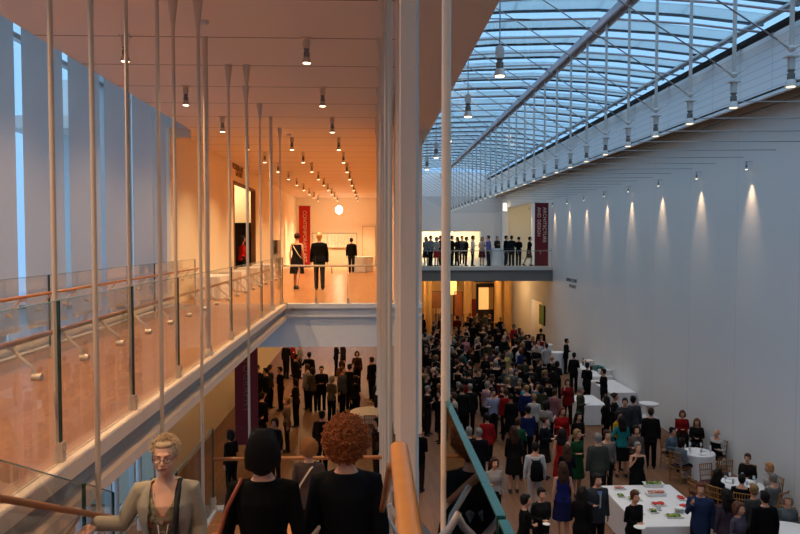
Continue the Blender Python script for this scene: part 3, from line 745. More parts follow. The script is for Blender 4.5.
# balcony gallery pictures and panels
for i, (u0, u1, v0, v1, X, c, lab) in enumerate(((517.5, 525.5, 206, 222, 13.9, (255, 240, 205), 'large pale panel glowing in the side room right of the balcony'), (510, 514.5, 213, 232, 13.9, (196, 130, 78), 'narrow orange-brown panel in the side room off the balcony'))):
    a = atX(u0, v0, X); b = atX(u1, v1, X)
    r = empty('wall_panel', (X, min(a.y, b.y), min(a.z, b.z)), 0, lab, 'artwork', None)
    MB().box(0, .08, 0, abs(a.y - b.y), 0, abs(a.z - b.z)).build('panel', mat('panel_%d' % i, c, .6, vary=.06), r)
    m = MB(); W_, H_ = abs(a.y - b.y), abs(a.z - b.z)
    for q in ((0, W_, 0, .05), (0, W_, H_ - .05, H_), (0, .05, 0, H_), (W_ - .05, W_, 0, H_)): m.box(-.03, 0, q[0], q[1], q[2], q[3])
    m.build('frame', M_white, r)
r = empty('hanging_lantern', tuple(atY(505, 207, 55)), 0, 'small pale lantern lit beside the side room corner', 'lamp')
MB().lathe([(.1, -.3), (.16, -.28), (.16, .28), (.1, .3)], 12).build('shade', mat('lantern_glow', (255, 240, 210), .5, emit=((255, 232, 195), 3)), r, True)
MB().tube([(0, 0, .3), (0, 0, 1.3)], .012, 6).build('cord', M_steel, r)
# green picture beside the lobby
a = atX(539.5, 304, XR - .03); b = atX(544.5, 326, XR - .03)
r = empty('picture', (XR - .06, min(a.y, b.y), b.z), 0, 'green picture on the right wall under the balcony', 'picture')
MB().box(0, .04, 0, abs(a.y - b.y), 0, a.z - b.z).build('canvas', mat('green_print', (112, 150, 60), .6, vary=.5, vscale=3), r)
MB().box(-.02, .05, -.06, 0, 0, a.z - b.z).build('frame', M_dark, r)
# lobby furniture: columns, dark kiosk, lit screens
def col(x, y, z0, z1, r_, label):
    o = empty('round_column', (x, y, z0), 0, label, 'column', 'lobby columns')
    MB().lathe([(r_, .0), (r_, z1 - z0)], 20).build('shaft', M_lobby, o, True); MB().lathe([(r_ * 1.2, 0), (r_ * 1.2, .12)], 20).build('base', M_dgrey, o, True)
for i, (u, Y) in enumerate(((428, 50), (468, 52), (498, 51), (508, 51.5))):
    col(atY(u, 300, Y).x, Y, 0, DZ - .85, .28, 'warm-lit column in the lobby under the balcony, %s from the left' % ['first', 'second', 'third', 'fourth'][i])
r = empty('kiosk', (atY(486, 300, 53).x, 53, 0), 0, 'dark framed entrance kiosk with a bright pane in the lobby', 'kiosk')
m = MB(); m.box(-.75, -.6, -.2, .2, 0, 3.6); m.box(.6, .75, -.2, .2, 0, 3.6); m.box(-.75, .75, -.2, .2, 3.4, 3.7); m.box(-.6, .6, 0, .1, 0, 1.7); m.build('frame', M_dark, r)
MB().box(-.6, .2, .02, .06, 1.7, 3.4).build('pane', mat('lit_pane', (255, 215, 150), .4, emit=((255, 196, 112), .7)), r)
for i, (u, v, c, lab, w, h) in enumerate(((458.5, 304, (150, 84, 44), 'orange-brown panel behind the far crowd', .6, 1.9), (474, 308, (130, 40, 30), 'dark red poster board in the lobby', 1.0, 1.3), (436, 300, (130, 84, 50), 'copper-brown poster at the lobby left', .9, 1.3), (453.5, 287, (255, 225, 150), 'bright lit window high in the lobby', .5, 1.2))):
    p = atY(u, v, 54.5)
    r = empty('poster_board', (p.x, 54.5, p.z - h / 2), 0, lab, 'panel')
    if i == 3: mm = mat('lit_glass', c, .4, emit=((255, 204, 124), .9))
    else: mm = mat('poster_%d' % i, c, .6, vary=.4, vscale=3)
    MB().box(-w / 2, w / 2, -.03, .03, 0, h).build('board', mm, r); m = MB(); m.box(-w / 2 - .04, -w / 2, -.05, .05, 0, h); m.box(w / 2, w / 2 + .04, -.05, .05, 0, h); m.box(-w/2 - .04, w/2 + .04, -.05, .05, h, h + .04); m.build('frame', M_dark, r)
    if p.z - h / 2 < DZ: m = MB(); m.box(-.04, .04, -.02, .02, -(p.z - h / 2), 0); m.build('stand', M_dark, r)
# lobby, gallery and lower lamps (round ceiling fittings)
def downlight(x, y, z, power, col_, label, group, size=.12, glow=None):
    r = empty('downlight', (x, y, z), 0, label, 'ceiling lamp', group)
    MB().lathe([(.1, -.10), (.13, -.09), (.13, 0)], 16).build('housing', M_whitem, r, True)
    MB().lathe([(.02, -.115), (.09, -.11), (.09, -.10)], 16).build('bulb', glow or M_bulb, r, True)
    if power: light('POINT', 'lamp_light', (0, 0, -.3), power, col_, r, size)
    return r
for i, (x, y) in enumerate(((2.2, 50), (5.4, 48), (8.8, 49), (3.5, 61), (7, 61), (5.8, 53))):
    downlight(x, y, DZ - .85, P_LOBBY, (1, .60, .25), 'round lamp under the balcony ceiling, %s from the left' % ['first', 'fourth', 'last', 'second', 'fifth', 'third'][i] , 'lobby ceiling lamps')
for i, (x, y) in enumerate(((2.5, 62.5), (5.2, 62.5), (8, 62.5))):
    downlight(x, y, DZ + 2.9, P_BALC, (1, .80, .50), 'gallery ceiling lamp behind the balcony guests, %s' % ['left', 'middle', 'right'][i], 'gallery ceiling lamps', .3)
downlight(12.7, 52, EYE + 3, P_BALC * .25, (1, .80, .52), 'ceiling lamp of the side room off the balcony', 'gallery ceiling lamps', .3)
downlight(11.7, 45.5, 3.4, 60, (1, .7, .4), 'ceiling lamp inside the doorway of the right wall', 'lower ceiling lamps')
downlight(-6.8, 32.6, CZ, 160, (1, .68, .36), 'ceiling lamp in the gallery left of the corridor', 'side gallery lamps')
for i, (x, y) in enumerate(((-3.2, 22), (-1.2, 27), (-3.2, 33), (-1.2, 39), (-3.2, 45), (-1.0, 52), (-3.4, 57))):
    downlight(x, y, DZ - 1.0, P_GROUND * (.7 if y < 30 else 2.0), (1, .58, .24), 'round lamp in the lower gallery ceiling, %s from the stair' % ['first', 'second', 'third', 'fourth', 'fifth', 'sixth', 'seventh'][i], 'lower ceiling lamps')

# ================================================================== FURNITURE
def cloth_round(name, r_, h, label, group=None, flare=.0, seg=48, drop=1.0, pleat=.02, cat='table'):
    o = empty(name, (0, 0, 0), 0, label, cat, group)
    m = MB(); rings = []
    for i, t in enumerate((0, .25, .5, .75, .97, 1.0)):
        z = h * (1 - drop) + .02 + (h * drop - .03) * t
        rings.append([((r_ + flare * (1 - t) + pleat * (1 - t) * math.sin(j * 2 * math.pi / seg * 12)) * math.cos(2 * math.pi * j / seg), (r_ + flare * (1 - t) + pleat * (1 - t) * math.sin(j * 2 * math.pi / seg * 12)) * math.sin(2 * math.pi * j / seg), z) for j in range(seg)])
    rings.append([(r_ * .98 * math.cos(2 * math.pi * j / seg), r_ * .98 * math.sin(2 * math.pi * j / seg), h) for j in range(seg)])
    m.ring_tube(rings); m.build('tablecloth', M_cloth, o, True)
    return o
def cloth_box(name, w, d, h, label, group=None, cat='table', pleat=.012):
    o = empty(name, (0, 0, 0), 0, label, cat, group); m = MB()
    def per(z, e, pl):
        pts = []; n = 16
        for (x0, y0), (x1, y1) in (((-1, -1), (1, -1)), ((1, -1), (1, 1)), ((1, 1), (-1, 1)), ((-1, 1), (-1, -1))):
            for k in range(n):
                t = k / n; x = (x0 + (x1 - x0) * t); y = (y0 + (y1 - y0) * t); s_ = 1 + 0; q = pl * math.sin(k * 2.4)
                pts.append((x * (w / 2 + e + q * abs(y0 - y1) / 2), y * (d / 2 + e + q * abs(x0 - x1) / 2), z))
        return pts
    m.ring_tube([per(.02, .02, pleat), per(h * .5, .012, pleat * .6), per(h - .02, .002, 0), per(h, -.005, 0)]); m.build('tablecloth', M_cloth, o)
    return o
def place(o, x, y, z=0, rz=0): o.location = (x, y, z); o.rotation_euler = (0, 0, rz); return o
def plate(x, y, z, label, group=None, r_=.12):
    m = MB(); m.lathe([(r_ * .6, 0), (r_ * .95, .014), (r_, .018), (r_ * .98, .021), (r_ * .6, .009), (.01, .008)], 20); o = m.build('plate', mat('white_china', (235, 235, 232), .25, vary=.02), None, True); o.location = (x, y, z); return tag(o, label, 'plate', group)
# seated tables
def onpx(u, v, z): p = atZ(u, v, z); return p.x, p.y
TB = [('round table with white cloth by the wall, black-vested man seated at it', 698, 452, .47), ('round table with white cloth at lower right, people seated round it', 741, 484, .54), ('round table with white cloth mostly hidden at the right picture edge', 792, 532, .6)]
tabs = []
for lab, u, v, r_ in TB:
    x, y = onpx(u, v, .76); t = cloth_round('round_table', r_, .76, lab, 'seated dinner tables'); place(t, x, y); tabs.append((x, y, r_))
x, y = onpx(370, 411, .76); t = cloth_round('round_table', .72, .76, 'round white table on the lower floor seen under the far fascia', 'seated dinner tables'); place(t, x, y); tabl = (x, y)
# cocktail tables
CK = [(545, 344, 'tall white-clothed table farthest back by the right wall', .42), (556.5, 352, 'tall white-clothed table second farthest along the right wall', .42)]
cks = []
for u, v, lab, r_ in CK:
    x, y = onpx(u, v, 1.08); x = min(x, XR - r_ - .08); t = cloth_round('cocktail_table', r_, 1.08, lab, 'tall cocktail tables', .04); place(t, x, y); cks.append((x, y))
# the lone two-tiered table by the wall
x, y = onpx(649, 403, 1.1); x = min(x, XR - .45); t = empty('cocktail_table', (x, y, 0), 0, 'tall two-tiered white table alone against the right wall', 'table', 'tall cocktail tables'); cks.append((x, y))
m = MB(); m.lathe([(.33, 1.04), (.345, 1.06), (.345, 1.095), (.33, 1.10)], 32); m.build('table_top', M_cloth, t, True)
m = MB(); m.lathe([(.31, .58), (.325, .59), (.325, .62), (.31, .63)], 32); m.build('lower_shelf', M_cloth, t, True)
for a in (.6, 2.7, 4.8): MB().tube([(.26 * math.cos(a), .26 * math.sin(a), 0), (.26 * math.cos(a), .26 * math.sin(a), 1.05)], .03, 10).build('leg', M_cloth, t, True)
MB().lathe([(.1, .0), (.09, .6), (.12, 1.04)], 20).build('sleeve', M_cloth, t, True)
# buffets along the wall
def box_at(u, v, z, w, d, rz, lab, h=None, name='buffet_table'):
    x, y = onpx(u, v, z); x = min(x, XR - w / 2 - .06); t = cloth_box(name, w, d, h or z, lab, None); place(t, x, y, 0, rz); return t
bt1 = box_at(608, 374, .92, .9, 3.4, 0, 'long white bar table along the right wall behind the servers'); bt1.location.y = 32.3
bt2 = box_at(587, 400, .78, 1.0, 1.7, 0, 'white-clothed serving table in front of the servers, middle of the court')
bt3 = box_at(628, 386, .80, 1.1, 2.6, 0, 'low white-clothed table in line with the bar, before the tall one')
bt4 = box_at(537, 350, .95, .8, .8, 0, 'small square white-clothed table at the far end of the wall')
# bottles, boxes on bar
rb = random.Random(5)
def bottle(x, y, z, h, colr, lab, group):
    o = empty('bottle', (x, y, z), 0, lab, 'bottle', group)
    MB().lathe([(.036, 0), (.038, .01), (.038, h * .58), (.014, h * .74), (.013, h)], 14).build('body', mat('bottle_%d%d%d' % colr, colr, .15, spec=.7, vary=.05), o, True)
    MB().lathe([(.016, h * .92), (.016, h + .005)], 10).build('cap', M_dark, o, True); return o
bx, by = bt1.location.x, bt1.location.y
bo = None
for i in range(16):
    x_, y_ = bx - .15 + .3 * rb.random(), by - 1.55 + .2 * i
    if i % 4 == 0 or bo is None: bo = bottle(x_, y_, .92, .31, [(30, 50, 34), (60, 30, 24), (190, 200, 205), (24, 30, 28)][(i // 4) % 4], 'wine bottle among those lined up on the long bar table by the wall', 'bottles on the bar table')
    else: dup(bo, (x_, y_, .92))
for i, o in enumerate([q for q in bpy.data.objects if q.get('category') == 'bottle']): o['label'] = 'wine bottle on the long bar table, %s from its near end' % 'first second third fourth fifth sixth seventh eighth ninth tenth eleventh twelfth thirteenth fourteenth fifteenth sixteenth'.split()[i]
bt3.location.y = 29.15
for i, (dy, w_, c_, l_) in enumerate(((-1.3, .5, (210, 205, 200), 'white carton on the near half of the bar table'), (-.35, .3, (40, 110, 104), 'teal crate on the bar table'), (1.2, .45, (225, 205, 190), 'pale box at the far half of the bar table'))):
    o = empty('carton', (bx + .22, by + dy, .92), .2, l_, 'box'); MB().box(-w_ / 2, w_ / 2, -.2, .2, 0, .22).build('box', mat('carton_%d' % i, c_, .7, vary=.05), o); MB().box(-w_ / 2 - .01, w_ / 2 + .01, -.21, .21, .2, .235).build('lid', mat('carton_lid_%d' % i, [min(255, v + 12) for v in c_], .7, vary=.05), o)
# main buffet at the lower centre
bxa, bya = onpx(612, 486, .78)
BX0, BX1 = onpx(613, 500, .78)[0], onpx(690, 500, .78)[0]
Y0, Y1 = onpx(640, 527, .78)[1], onpx(640, 485, .78)[1]
bu = cloth_box('buffet_table', BX1 - BX0 - .06, Y1 - Y0, .78, 'large white buffet table loaded with salads and trays, lower centre'); place(bu, (BX0 + BX1) / 2, (Y0 + Y1) / 2)
FOOD = [('salad', (70, 104, 34), (150, 160, 70)), ('tomatoes', (190, 34, 26), (220, 60, 40)), ('cold cuts', (176, 96, 84), (214, 160, 140)), ('greens', (60, 92, 40), (186, 180, 120))]
def tray(x, y, z, w, d, kind, label, riser=0):
    o = empty('serving_tray', (x, y, z), 0, label, 'tray', 'trays on the buffet')
    if riser: m = MB(); m.box(-w / 2 + .03, w / 2 - .03, -d / 2 + .03, d / 2 - .03, 0, riser - .0); m.build('riser', mat('riser_white', (215, 215, 212), .4, vary=.03), o)
    m = MB(); q = riser
    def rc(a, z_): return [(-w / 2 + a, -d / 2 + a, z_), (w / 2 - a, -d / 2 + a, z_), (w / 2 - a, d / 2 - a, z_), (-w / 2 + a, d / 2 - a, z_)]
    m.ring_tube([rc(.03, q), rc(0, q + .035), rc(.012, q + .035), rc(.035, q + .01)]); m.build('dish', mat('white_china', (235, 235, 232), .25), o)
    n, c1, c2 = FOOD[kind]; rr = random.Random(int(x * 100)); m = MB()
    for k in range(70):
        m.cur = k % 2; s_ = .03 * rr.uniform(.6, 1.3); m.ell((rr.uniform(-w / 2 + .06, w / 2 - .06), rr.uniform(-d / 2 + .06, d / 2 - .06), q + .03 + rr.random() * .02), (s_, s_ * rr.uniform(.5, 1), s_ * .6), 7, 5)
    f = m.build('food', None, None, True, mats=[mat('food_a%d' % kind, c1, .5, vary=.3), mat('food_b%d' % kind, c2, .5, vary=.3)])
    f.location = (x, y, z); f.name = n.replace(' ', '_').rstrip('es') if kind == 1 else n.replace(' ', '_')
    tag(f, n + ' piled on the ' + label, 'food', None, 'stuff'); return o
Wd, Dp = BX1 - BX0, Y1 - Y0
tl = [(.22, .90, 2, 'white tray at the back left corner of the buffet', 0, .34, .2), (.14, .70, 0, 'tray of salad second from the back on the left edge', 0, .2, .22), (.16, .30, 0, 'tray of green leaves at the near left of the buffet', 0, .24, .3), (.36, .32, 3, 'tray of mixed greens left of the salad at the near edge', 0, .22, .26), (.40, .80, 3, 'flat tray of greens behind the raised canapes', 0, .2, .2), (.90, .62, 1, 'tray of sliced red fruit on the right edge', 0, .2, .3), (.72, .95, 0, 'raised tray of salad at the back right of the buffet', .06, .5, .24), (.62, .72, 2, 'raised tray of canapes in the middle of the buffet', .05, .5, .26), (.28, .62, 3, 'tray of greens left of the red tray', 0, .36, .26), (.52, .48, 1, 'tray of red tomatoes in the buffet middle', 0, .34, .26), (.55, .20, 0, 'tray of green salad at the near edge of the buffet', 0, .4, .24), (.82, .42, 1, 'tray of red peppers right of the middle', 0, .3, .22), (.80, .12, 2, 'white platter at the near right corner', 0, .3, .2)]
for fx, fy, k, lab, ri, w_, d_ in tl: tray(BX0 + Wd * fx, Y0 + Dp * fy, .78, w_, d_, k, lab, ri)
ox, oy = BX0 + Wd * .93, Y0 + Dp * .30
o = empty('salad_bowl', (ox, oy, .78), 0, 'dark wooden salad bowl at the right end of the buffet', 'bowl')
m = MB(); m.lathe([(.06, 0), (.12, .04), (.17, .10), (.16, .10), (.1, .05), (.02, .03)], 24); m.build('bowl', mat('dark_wood_bowl', (60, 36, 24), .4, vary=.15), o, True)
m = MB()
for k in range(40): m.ell((rb.uniform(-.1, .1), rb.uniform(-.1, .1), .08 + rb.random() * .03), (.03, .02, .015), 7, 5)
f = m.build('salad', mat('food_a0', (70, 104, 34)), None, True); f.location = (ox, oy, .78); tag(f, 'mixed salad heaped in the dark wooden bowl', 'food', None, 'stuff')
for k in range(5):
    plate(BX0 + Wd * .68, Y0 + Dp * .30, .781 + .022 * k, ['bottom', 'second', 'middle', 'fourth', 'topmost'][k] + ' white plate of the stack on the buffet', 'plates on the buffet', .11)
o = empty('buffet_sign', (BX0 + Wd * .45, Y0 + Dp * .35, .78), 0, 'small clear card holder standing among the trays', 'card holder'); MB().box(-.05, .05, -.004, .004, 0, .14).build('card', M_white, o); MB().box(-.06, .06, -.03, .03, 0, .01).build('base', M_steel, o)

# chairs
def make_chair():
    o = empty('banquet_chair', (0, 0, 0), 0, 'x', 'chair', 'gilt banquet chairs')
    M = mat('gilt_wood', (150, 104, 56), .4, .1, vary=.12)
    for x, y in ((-.19, -.19), (.19, -.19)): MB().tube([(x, y, 0), (x, y, .44)], .017, 8).build('leg', M, o, True)
    for x in (-.19, .19): MB().tube([(x * 1.05, .22, 0), (x, .19, .45), (x * .97, .25, .92)], .017, 8).build('leg', M, o, True)
    MB().box(-.21, .21, -.21, .21, .425, .45).build('seat', M, o)
    bevel(MB().box(-.2, .2, -.2, .2, .45, .495).build('cushion', mat('dark_cushion', (64, 26, 26), .8, vary=.1), o), .015)
    m = MB()
    for z in (.60, .75, .90): m.tube([(-.19, .205 + (z - .45) * .12, z), (.19, .205 + (z - .45) * .12, z)], .014, 8)
    m.build('back_rail', M, o, True)
    m = MB()
    for k in range(5): x = -.12 + .06 * k; m.tube([(x, .215, .60), (x, .25, .90)], .009, 6)
    m.build('spindle', M, o, True)
    m = MB()
    for z in (.15, .28): m.tube([(-.19, -.19, z), (.19, -.19, z)], .01, 6); m.tube([(-.19, .2, z), (.19, .2, z)], .01, 6); m.tube([(-.19, -.19, z), (-.19, .2, z)], .01, 6); m.tube([(.19, -.19, z), (.19, .2, z)], .01, 6)
    m.build('stretcher', M, o, True)
    return o
chair0 = make_chair(); cused = False
def chair(x, y, rz, lab):
    global cused
    o = chair0 if not cused else dup(chair0); cused = True
    place(o, x, y, 0, rz); o['label'] = lab; return o

# ================================================================== PEOPLE
def vox(mb, size, smooth_it=3):
    me = mb.mesh('tmp'); o = bpy.data.objects.new('tmp', me); C.objects.link(o)
    md = o.modifiers.new('r', 'REMESH'); md.mode = 'VOXEL'; md.voxel_size = size; md.use_smooth_shade = True
    if smooth_it: sm = o.modifiers.new('s', 'SMOOTH'); sm.iterations = smooth_it; sm.factor = .5
    dg = bpy.context.evaluated_depsgraph_get(); out = bpy.data.meshes.new_from_object(o.evaluated_get(dg))
    bpy.data.objects.remove(o); bpy.data.meshes.remove(me); out.materials.clear(); out.materials.append(None); return out
def strand_hair(kind, n, col, parent, loc, seed=1):
    """hair for the near figures: a scalp shell covered with many separate strands"""
    rr = random.Random(seed); m = MB()
    if kind == 'curls':
        m.ell((0, .035, .02), (.098, .090, .108), 18, 12)
        for i in range(n):
            a = rr.uniform(0, 2 * math.pi); b = math.asin(rr.uniform(-.85, 1)); d = Vector((math.cos(b) * math.cos(a), math.cos(b) * math.sin(a), math.sin(b)))
            if d.y < -.3 and d.z < .5: continue
            base = Vector((d.x * .088, .035 + d.y * .08, .02 + d.z * .10)); L = rr.uniform(.03, .055); hr = rr.uniform(.006, .011)
            dr = (d + Vector((rr.uniform(-.5, .5), rr.uniform(-.5, .5), rr.uniform(-.9, .2)))).normalized(); u = dr.orthogonal().normalized(); w = dr.cross(u); ph = rr.uniform(0, 6)
            m.tube([base + dr * L * t / 9 + (u * math.cos(ph + t * 1.5) + w * math.sin(ph + t * 1.5)) * hr for t in range(10)], [.0035] * 8 + [.0025, .0012], 4)
    elif kind == 'bob':
        m.ell((0, .03, .03), (.088, .098, .098), 18, 12); m.tube([(0, .045, .02), (0, .055, -.04), (0, .055, -.07)], [.092, .090, .082], 16, True)
        for i in range(n):
            a = rr.uniform(-.35, math.pi + .35); r0 = rr.uniform(.0, .05)
            c, s_ = math.cos(a), math.sin(a); zb = -.085 + rr.uniform(-.02, .012)
            m.tube([(c * r0, .03 + s_ * r0, .130), (c * .070, .03 + s_ * .076, .105), (c * .092, .032 + s_ * .1, .04), (c * .104, .034 + s_ * .104, -.01), (c * .107, .036 + s_ * .104, -.05), (c * .104, .036 + s_ * .10, zb)], [.004, .005, .005, .005, .004, .002], 4)
    else:
        m.ell((0, .03, .035), (.083, .098, .094), 18, 12); m.ell((0, -.02, .085), (.06, .05, .03), 12, 8)
        for i in range(n):
            a = rr.uniform(0, 2 * math.pi); b = rr.uniform(.0, 1.5); d = Vector((math.cos(b) * math.cos(a), math.cos(b) * math.sin(a), math.sin(b)))
            if d.y < -.5 and d.z < .78: continue
            base = Vector((d.x * .078, .025 + d.y * .092, .035 + d.z * .09)); dr = (d * .5 + Vector((rr.uniform(-.5, .5), rr.uniform(-.4, .5), rr.uniform(-.7, .1)))).normalized(); L = rr.uniform(.018, .036)
            m.tube([base, base + dr * L * .5 + d * .004, base + dr * L], [.0045, .004, .0015], 4)
    o = m.build('hair', hm(col), parent, True); o.location = loc; return o
# poses: per arm (elbow offset from shoulder, wrist offset from elbow, hand dir); figure faces -y, its left is +x
DOWN = ((.05, .03, -.28), (.01, -.04, -.25), (0, -.02, -1))
BENT = ((.06, .0, -.27), (-.05, -.22, .06), (-.2, -1, .2))
BENT2 = ((.05, .04, -.27), (-.16, -.2, -.01), (-.7, -.6, 0))
UP = ((.07, -.05, -.26), (-.09, -.13, .2), (-.2, -.3, .9))
CROSS = ((.06, -.02, -.27), (-.22, -.12, .02), (-1, -.1, .1))
HIP = ((.16, .06, -.23), (-.12, -.08, -.2), (-.7, -.2, -.5))
OUTP = ((.14, -.08, -.22), (.12, -.2, .03), (.4, -1, .1))
POSES = {  # left arm, right arm, leg mode, lean
    'arms_down': (DOWN, DOWN, 'stand', 0), 'one_bent': (DOWN, BENT, 'stand', .02), 'both_bent': (BENT2, BENT2, 'stand', .03),
    'drink_up': (DOWN, UP, 'shift', .0), 'arms_crossed': (CROSS, CROSS, 'shift', -.01), 'hand_on_hip': (HIP, BENT, 'shift', 0),
    'walking': (DOWN, DOWN, 'walk', .05), 'pointing': (OUTP, DOWN, 'stand', .03),
    'sitting': (BENT2, BENT2, 'sit', .06), 'sitting_down': (BENT, DOWN, 'sit', .02), 'carrying': (BENT, BENT, 'stand', 0)}
HZ = 1.635
def skeleton(pose, sex):
    L, Rr, legs, lean = POSES[pose]
    dz = -.46 if legs == 'sit' else 0
    sw = .185 if sex == 'm' else .16
    tilt = lambda p: Vector((p[0], p[1] - lean * (p[2] - .9) * 1.2, p[2] + dz))
    J = {'pel': Vector((0, 0, .93 + dz)), 'dz': dz, 'lean': lean}
    for s, nm, arm in ((1, 'L', L), (-1, 'R', Rr)):
        sh = tilt((s * sw, .0, 1.41)); e = sh + Vector((arm[0][0] * s, arm[0][1], arm[0][2])); w = e + Vector((arm[1][0] * s, arm[1][1], arm[1][2]))
        h = Vector((arm[2][0] * s, arm[2][1], arm[2][2])).normalized()
        J['sh' + nm], J['el' + nm], J['wr' + nm], J['hd' + nm] = sh, e, w, h
        hp = Vector((s * .09, 0, .90 + dz))
        if legs == 'sit': k = Vector((s * .12, -.42, .47)); a = Vector((s * .11, -.40, .08)); 
        elif legs == 'walk': k = hp + Vector((0, -.14 * s, -.41)); a = k + Vector((0, .04 if s > 0 else .18, -.40 if s > 0 else -.37))
        elif legs == 'shift': k = hp + Vector((.02 * s, -.03 if s > 0 else .0, -.42)); a = k + Vector((.02 * s, .05 if s > 0 else .02, -.40))
        else: k = hp + Vector((.005 * s, -.01, -.42)); a = k + Vector((.0, .03, -.40))
        J['hp' + nm], J['kn' + nm], J['an' + nm] = hp, k, a
    J['head'] = tilt((0, -.02, HZ)); J['neck'] = tilt((0, .01, 1.44)); J['tilt'] = tilt
    return J
def torso(m, J, sex, inf=0, z0=.84, z1=1.50, seg=20):
    P = [(.84, .155, .105, 0), (.93, .168, .118, .005), (1.02, .152, .105, 0), (1.12, .142, .098, -.005), (1.25, .162, .112, -.01), (1.36, .178, .112, 0), (1.43, .155, .085, .01), (1.475, .085, .065, .012), (1.50, .055, .055, .01)] if sex == 'm' else \
        [(.84, .160, .110, .01), (.92, .175, .122, .01), (1.02, .145, .102, 0), (1.12, .122, .09, 0), (1.24, .142, .118, -.018), (1.33, .150, .115, -.012), (1.41, .138, .078, .005), (1.46, .07, .056, .01), (1.50, .048, .048, .01)]
    secs = []
    for z, rx, ry, cy in P:
        if z < z0 - 1e-6 or z > z1 + 1e-6: continue
        t = J['tilt']((0, cy, z)); secs.append((t.x, t.y, t.z, rx + inf, ry + inf))
    m.loft(secs, seg, .9)
def arm(m, J, n, inf=0, frac=1.0, r=(.047, .037, .027)):
    a, b, c = J['sh' + n], J['el' + n], J['wr' + n]
    inn = a + Vector((-.05 if n == 'L' else .05, 0, .0))
    if frac <= .5: m.tube([inn, a, a.lerp(b, frac * 2)], [r[0] + inf * .6, r[0] + inf, r[1] + .006 + inf], 10, True)
    else:
        q = b.lerp(c, (frac - .5) * 2); m.tube([inn, a, a.lerp(b, .5), b, q], [r[0] + inf * .6, r[0] + inf, (r[0] + r[1]) / 2 + inf, r[1] + inf, r[2] + inf + .002], 10, True)
def hand(m, J, n, fine=False):
    w, d = J['wr' + n], J['hd' + n]; s = 1 if n == 'L' else -1
    side = d.cross(Vector((0, 0, 1))); side = side.normalized() if side.length > .3 else Vector((0, 1, 0))
    nrm = d.cross(side).normalized()
    pc = w + d * .05
    Mx = Matrix((d, side, nrm)).transposed()
    m.ell(pc, (.055, .040, .019), 10, 7, Mx)
    lens = (.062, .072, .068, .054)
    for k in range(4):
        b = w + d * .085 + side * (.027 - .018 * k); c = -nrm * .012
        m.tube([b - d * .02, b, b + d * lens[k] * .55 + c, b + d * lens[k] * .9 + c * 2.6], [.0095, .0095, .0085, .007], 7, True)
    b = w + d * .03 + side * .034
    m.tube([b, b + d * .03 + side * .022, b + d * .058 + side * .022 + nrm * .008], [.013, .011, .009], 7, True)
def legs(m, J, inf=0, frac=1.0, r=(.082, .055, .04)):
    for n in 'LR':
        a, b, c = J['hp' + n], J['kn' + n], J['an' + n]
        top = a + Vector((0, 0, .05))
        if frac < 1: c = b.lerp(c, frac)
        m.tube([top, a.lerp(b, .15), a.lerp(b, .6), b, b.lerp(c, .35), c], [r[0] + inf, r[0] + inf, (r[0] * .45 + r[1] * .55) + inf, r[1] + inf, r[1] + inf * 1.1, r[2] + inf * 1.1], 12, True)
def foot(m, J, n, inf=0):
    a = J['an' + n]; f = Vector((0, -1, 0)) if True else None
    m.tube([a + Vector((0, .035, -.05)), a + Vector((0, -.05, -.052)), a + Vector((0, -.15, -.062))], [.034 + inf, .036 + inf, .022 + inf], 10, True)
    m.tube([a, a + Vector((0, .02, -.045))], [.036 + inf, .034 + inf], 8, True)
def head(m, J, sex, fine=False):
    h = J['head']; k = 1.0 if sex == 'm' else .96
    m.ell(h + Vector((0, .015, .025)), (.076 * k, .096 * k, .098 * k), 18, 12)
    m.ell(h + Vector((0, -.022, -.04)), (.058 * k, .072 * k, .078 * k), 16, 10)
    m.ell(h + Vector((0, -.062, -.088)), (.026, .024, .022), 10, 6)
    m.tube([h + Vector((0, -.088, .012)), h + Vector((0, -.112, -.022))], [.009, .015], 8, True)
    m.tube([h + Vector((-.03, -.078, .028)), h + Vector((.03, -.078, .028))], [.012, .012], 8, True)
    m.tube([h + Vector((-.022, -.084, -.056)), h + Vector((.022, -.084, -.056))], [.010, .010], 8, True)
    for s in (-1, 1):
        m.ell(h + Vector((s * .077 * k, .015, -.005)), (.010, .020, .030), 8, 6)
        m.ell(h + Vector((s * .038, -.062, -.03)), (.022, .022, .022), 8, 6)
    m.tube([h + Vector((0, .02, -.06)), J['neck'] + Vector((0, .0, -.02))], [.052 * k, .056 * k], 12, True)
BODY, CL, HAIR = {}, {}, {}
def body_mesh(pose, sex, v=.017, fine=False):
    key = (pose, sex, v)
    if key not in BODY:
        J = skeleton(pose, sex); m = MB(); f = 1 if sex == 'm' else .86
        torso(m, J, sex); head(m, J, sex, fine)
        for n in 'LR': arm(m, J, n, 0, 1, (.047 * f, .037 * f, .027 * f)); hand(m, J, n, fine); foot(m, J, n)
        legs(m, J, 0, 1, (.082, .053, .038)); BODY[key] = vox(m, v, 1 if v > .01 else 2)
    return BODY[key]
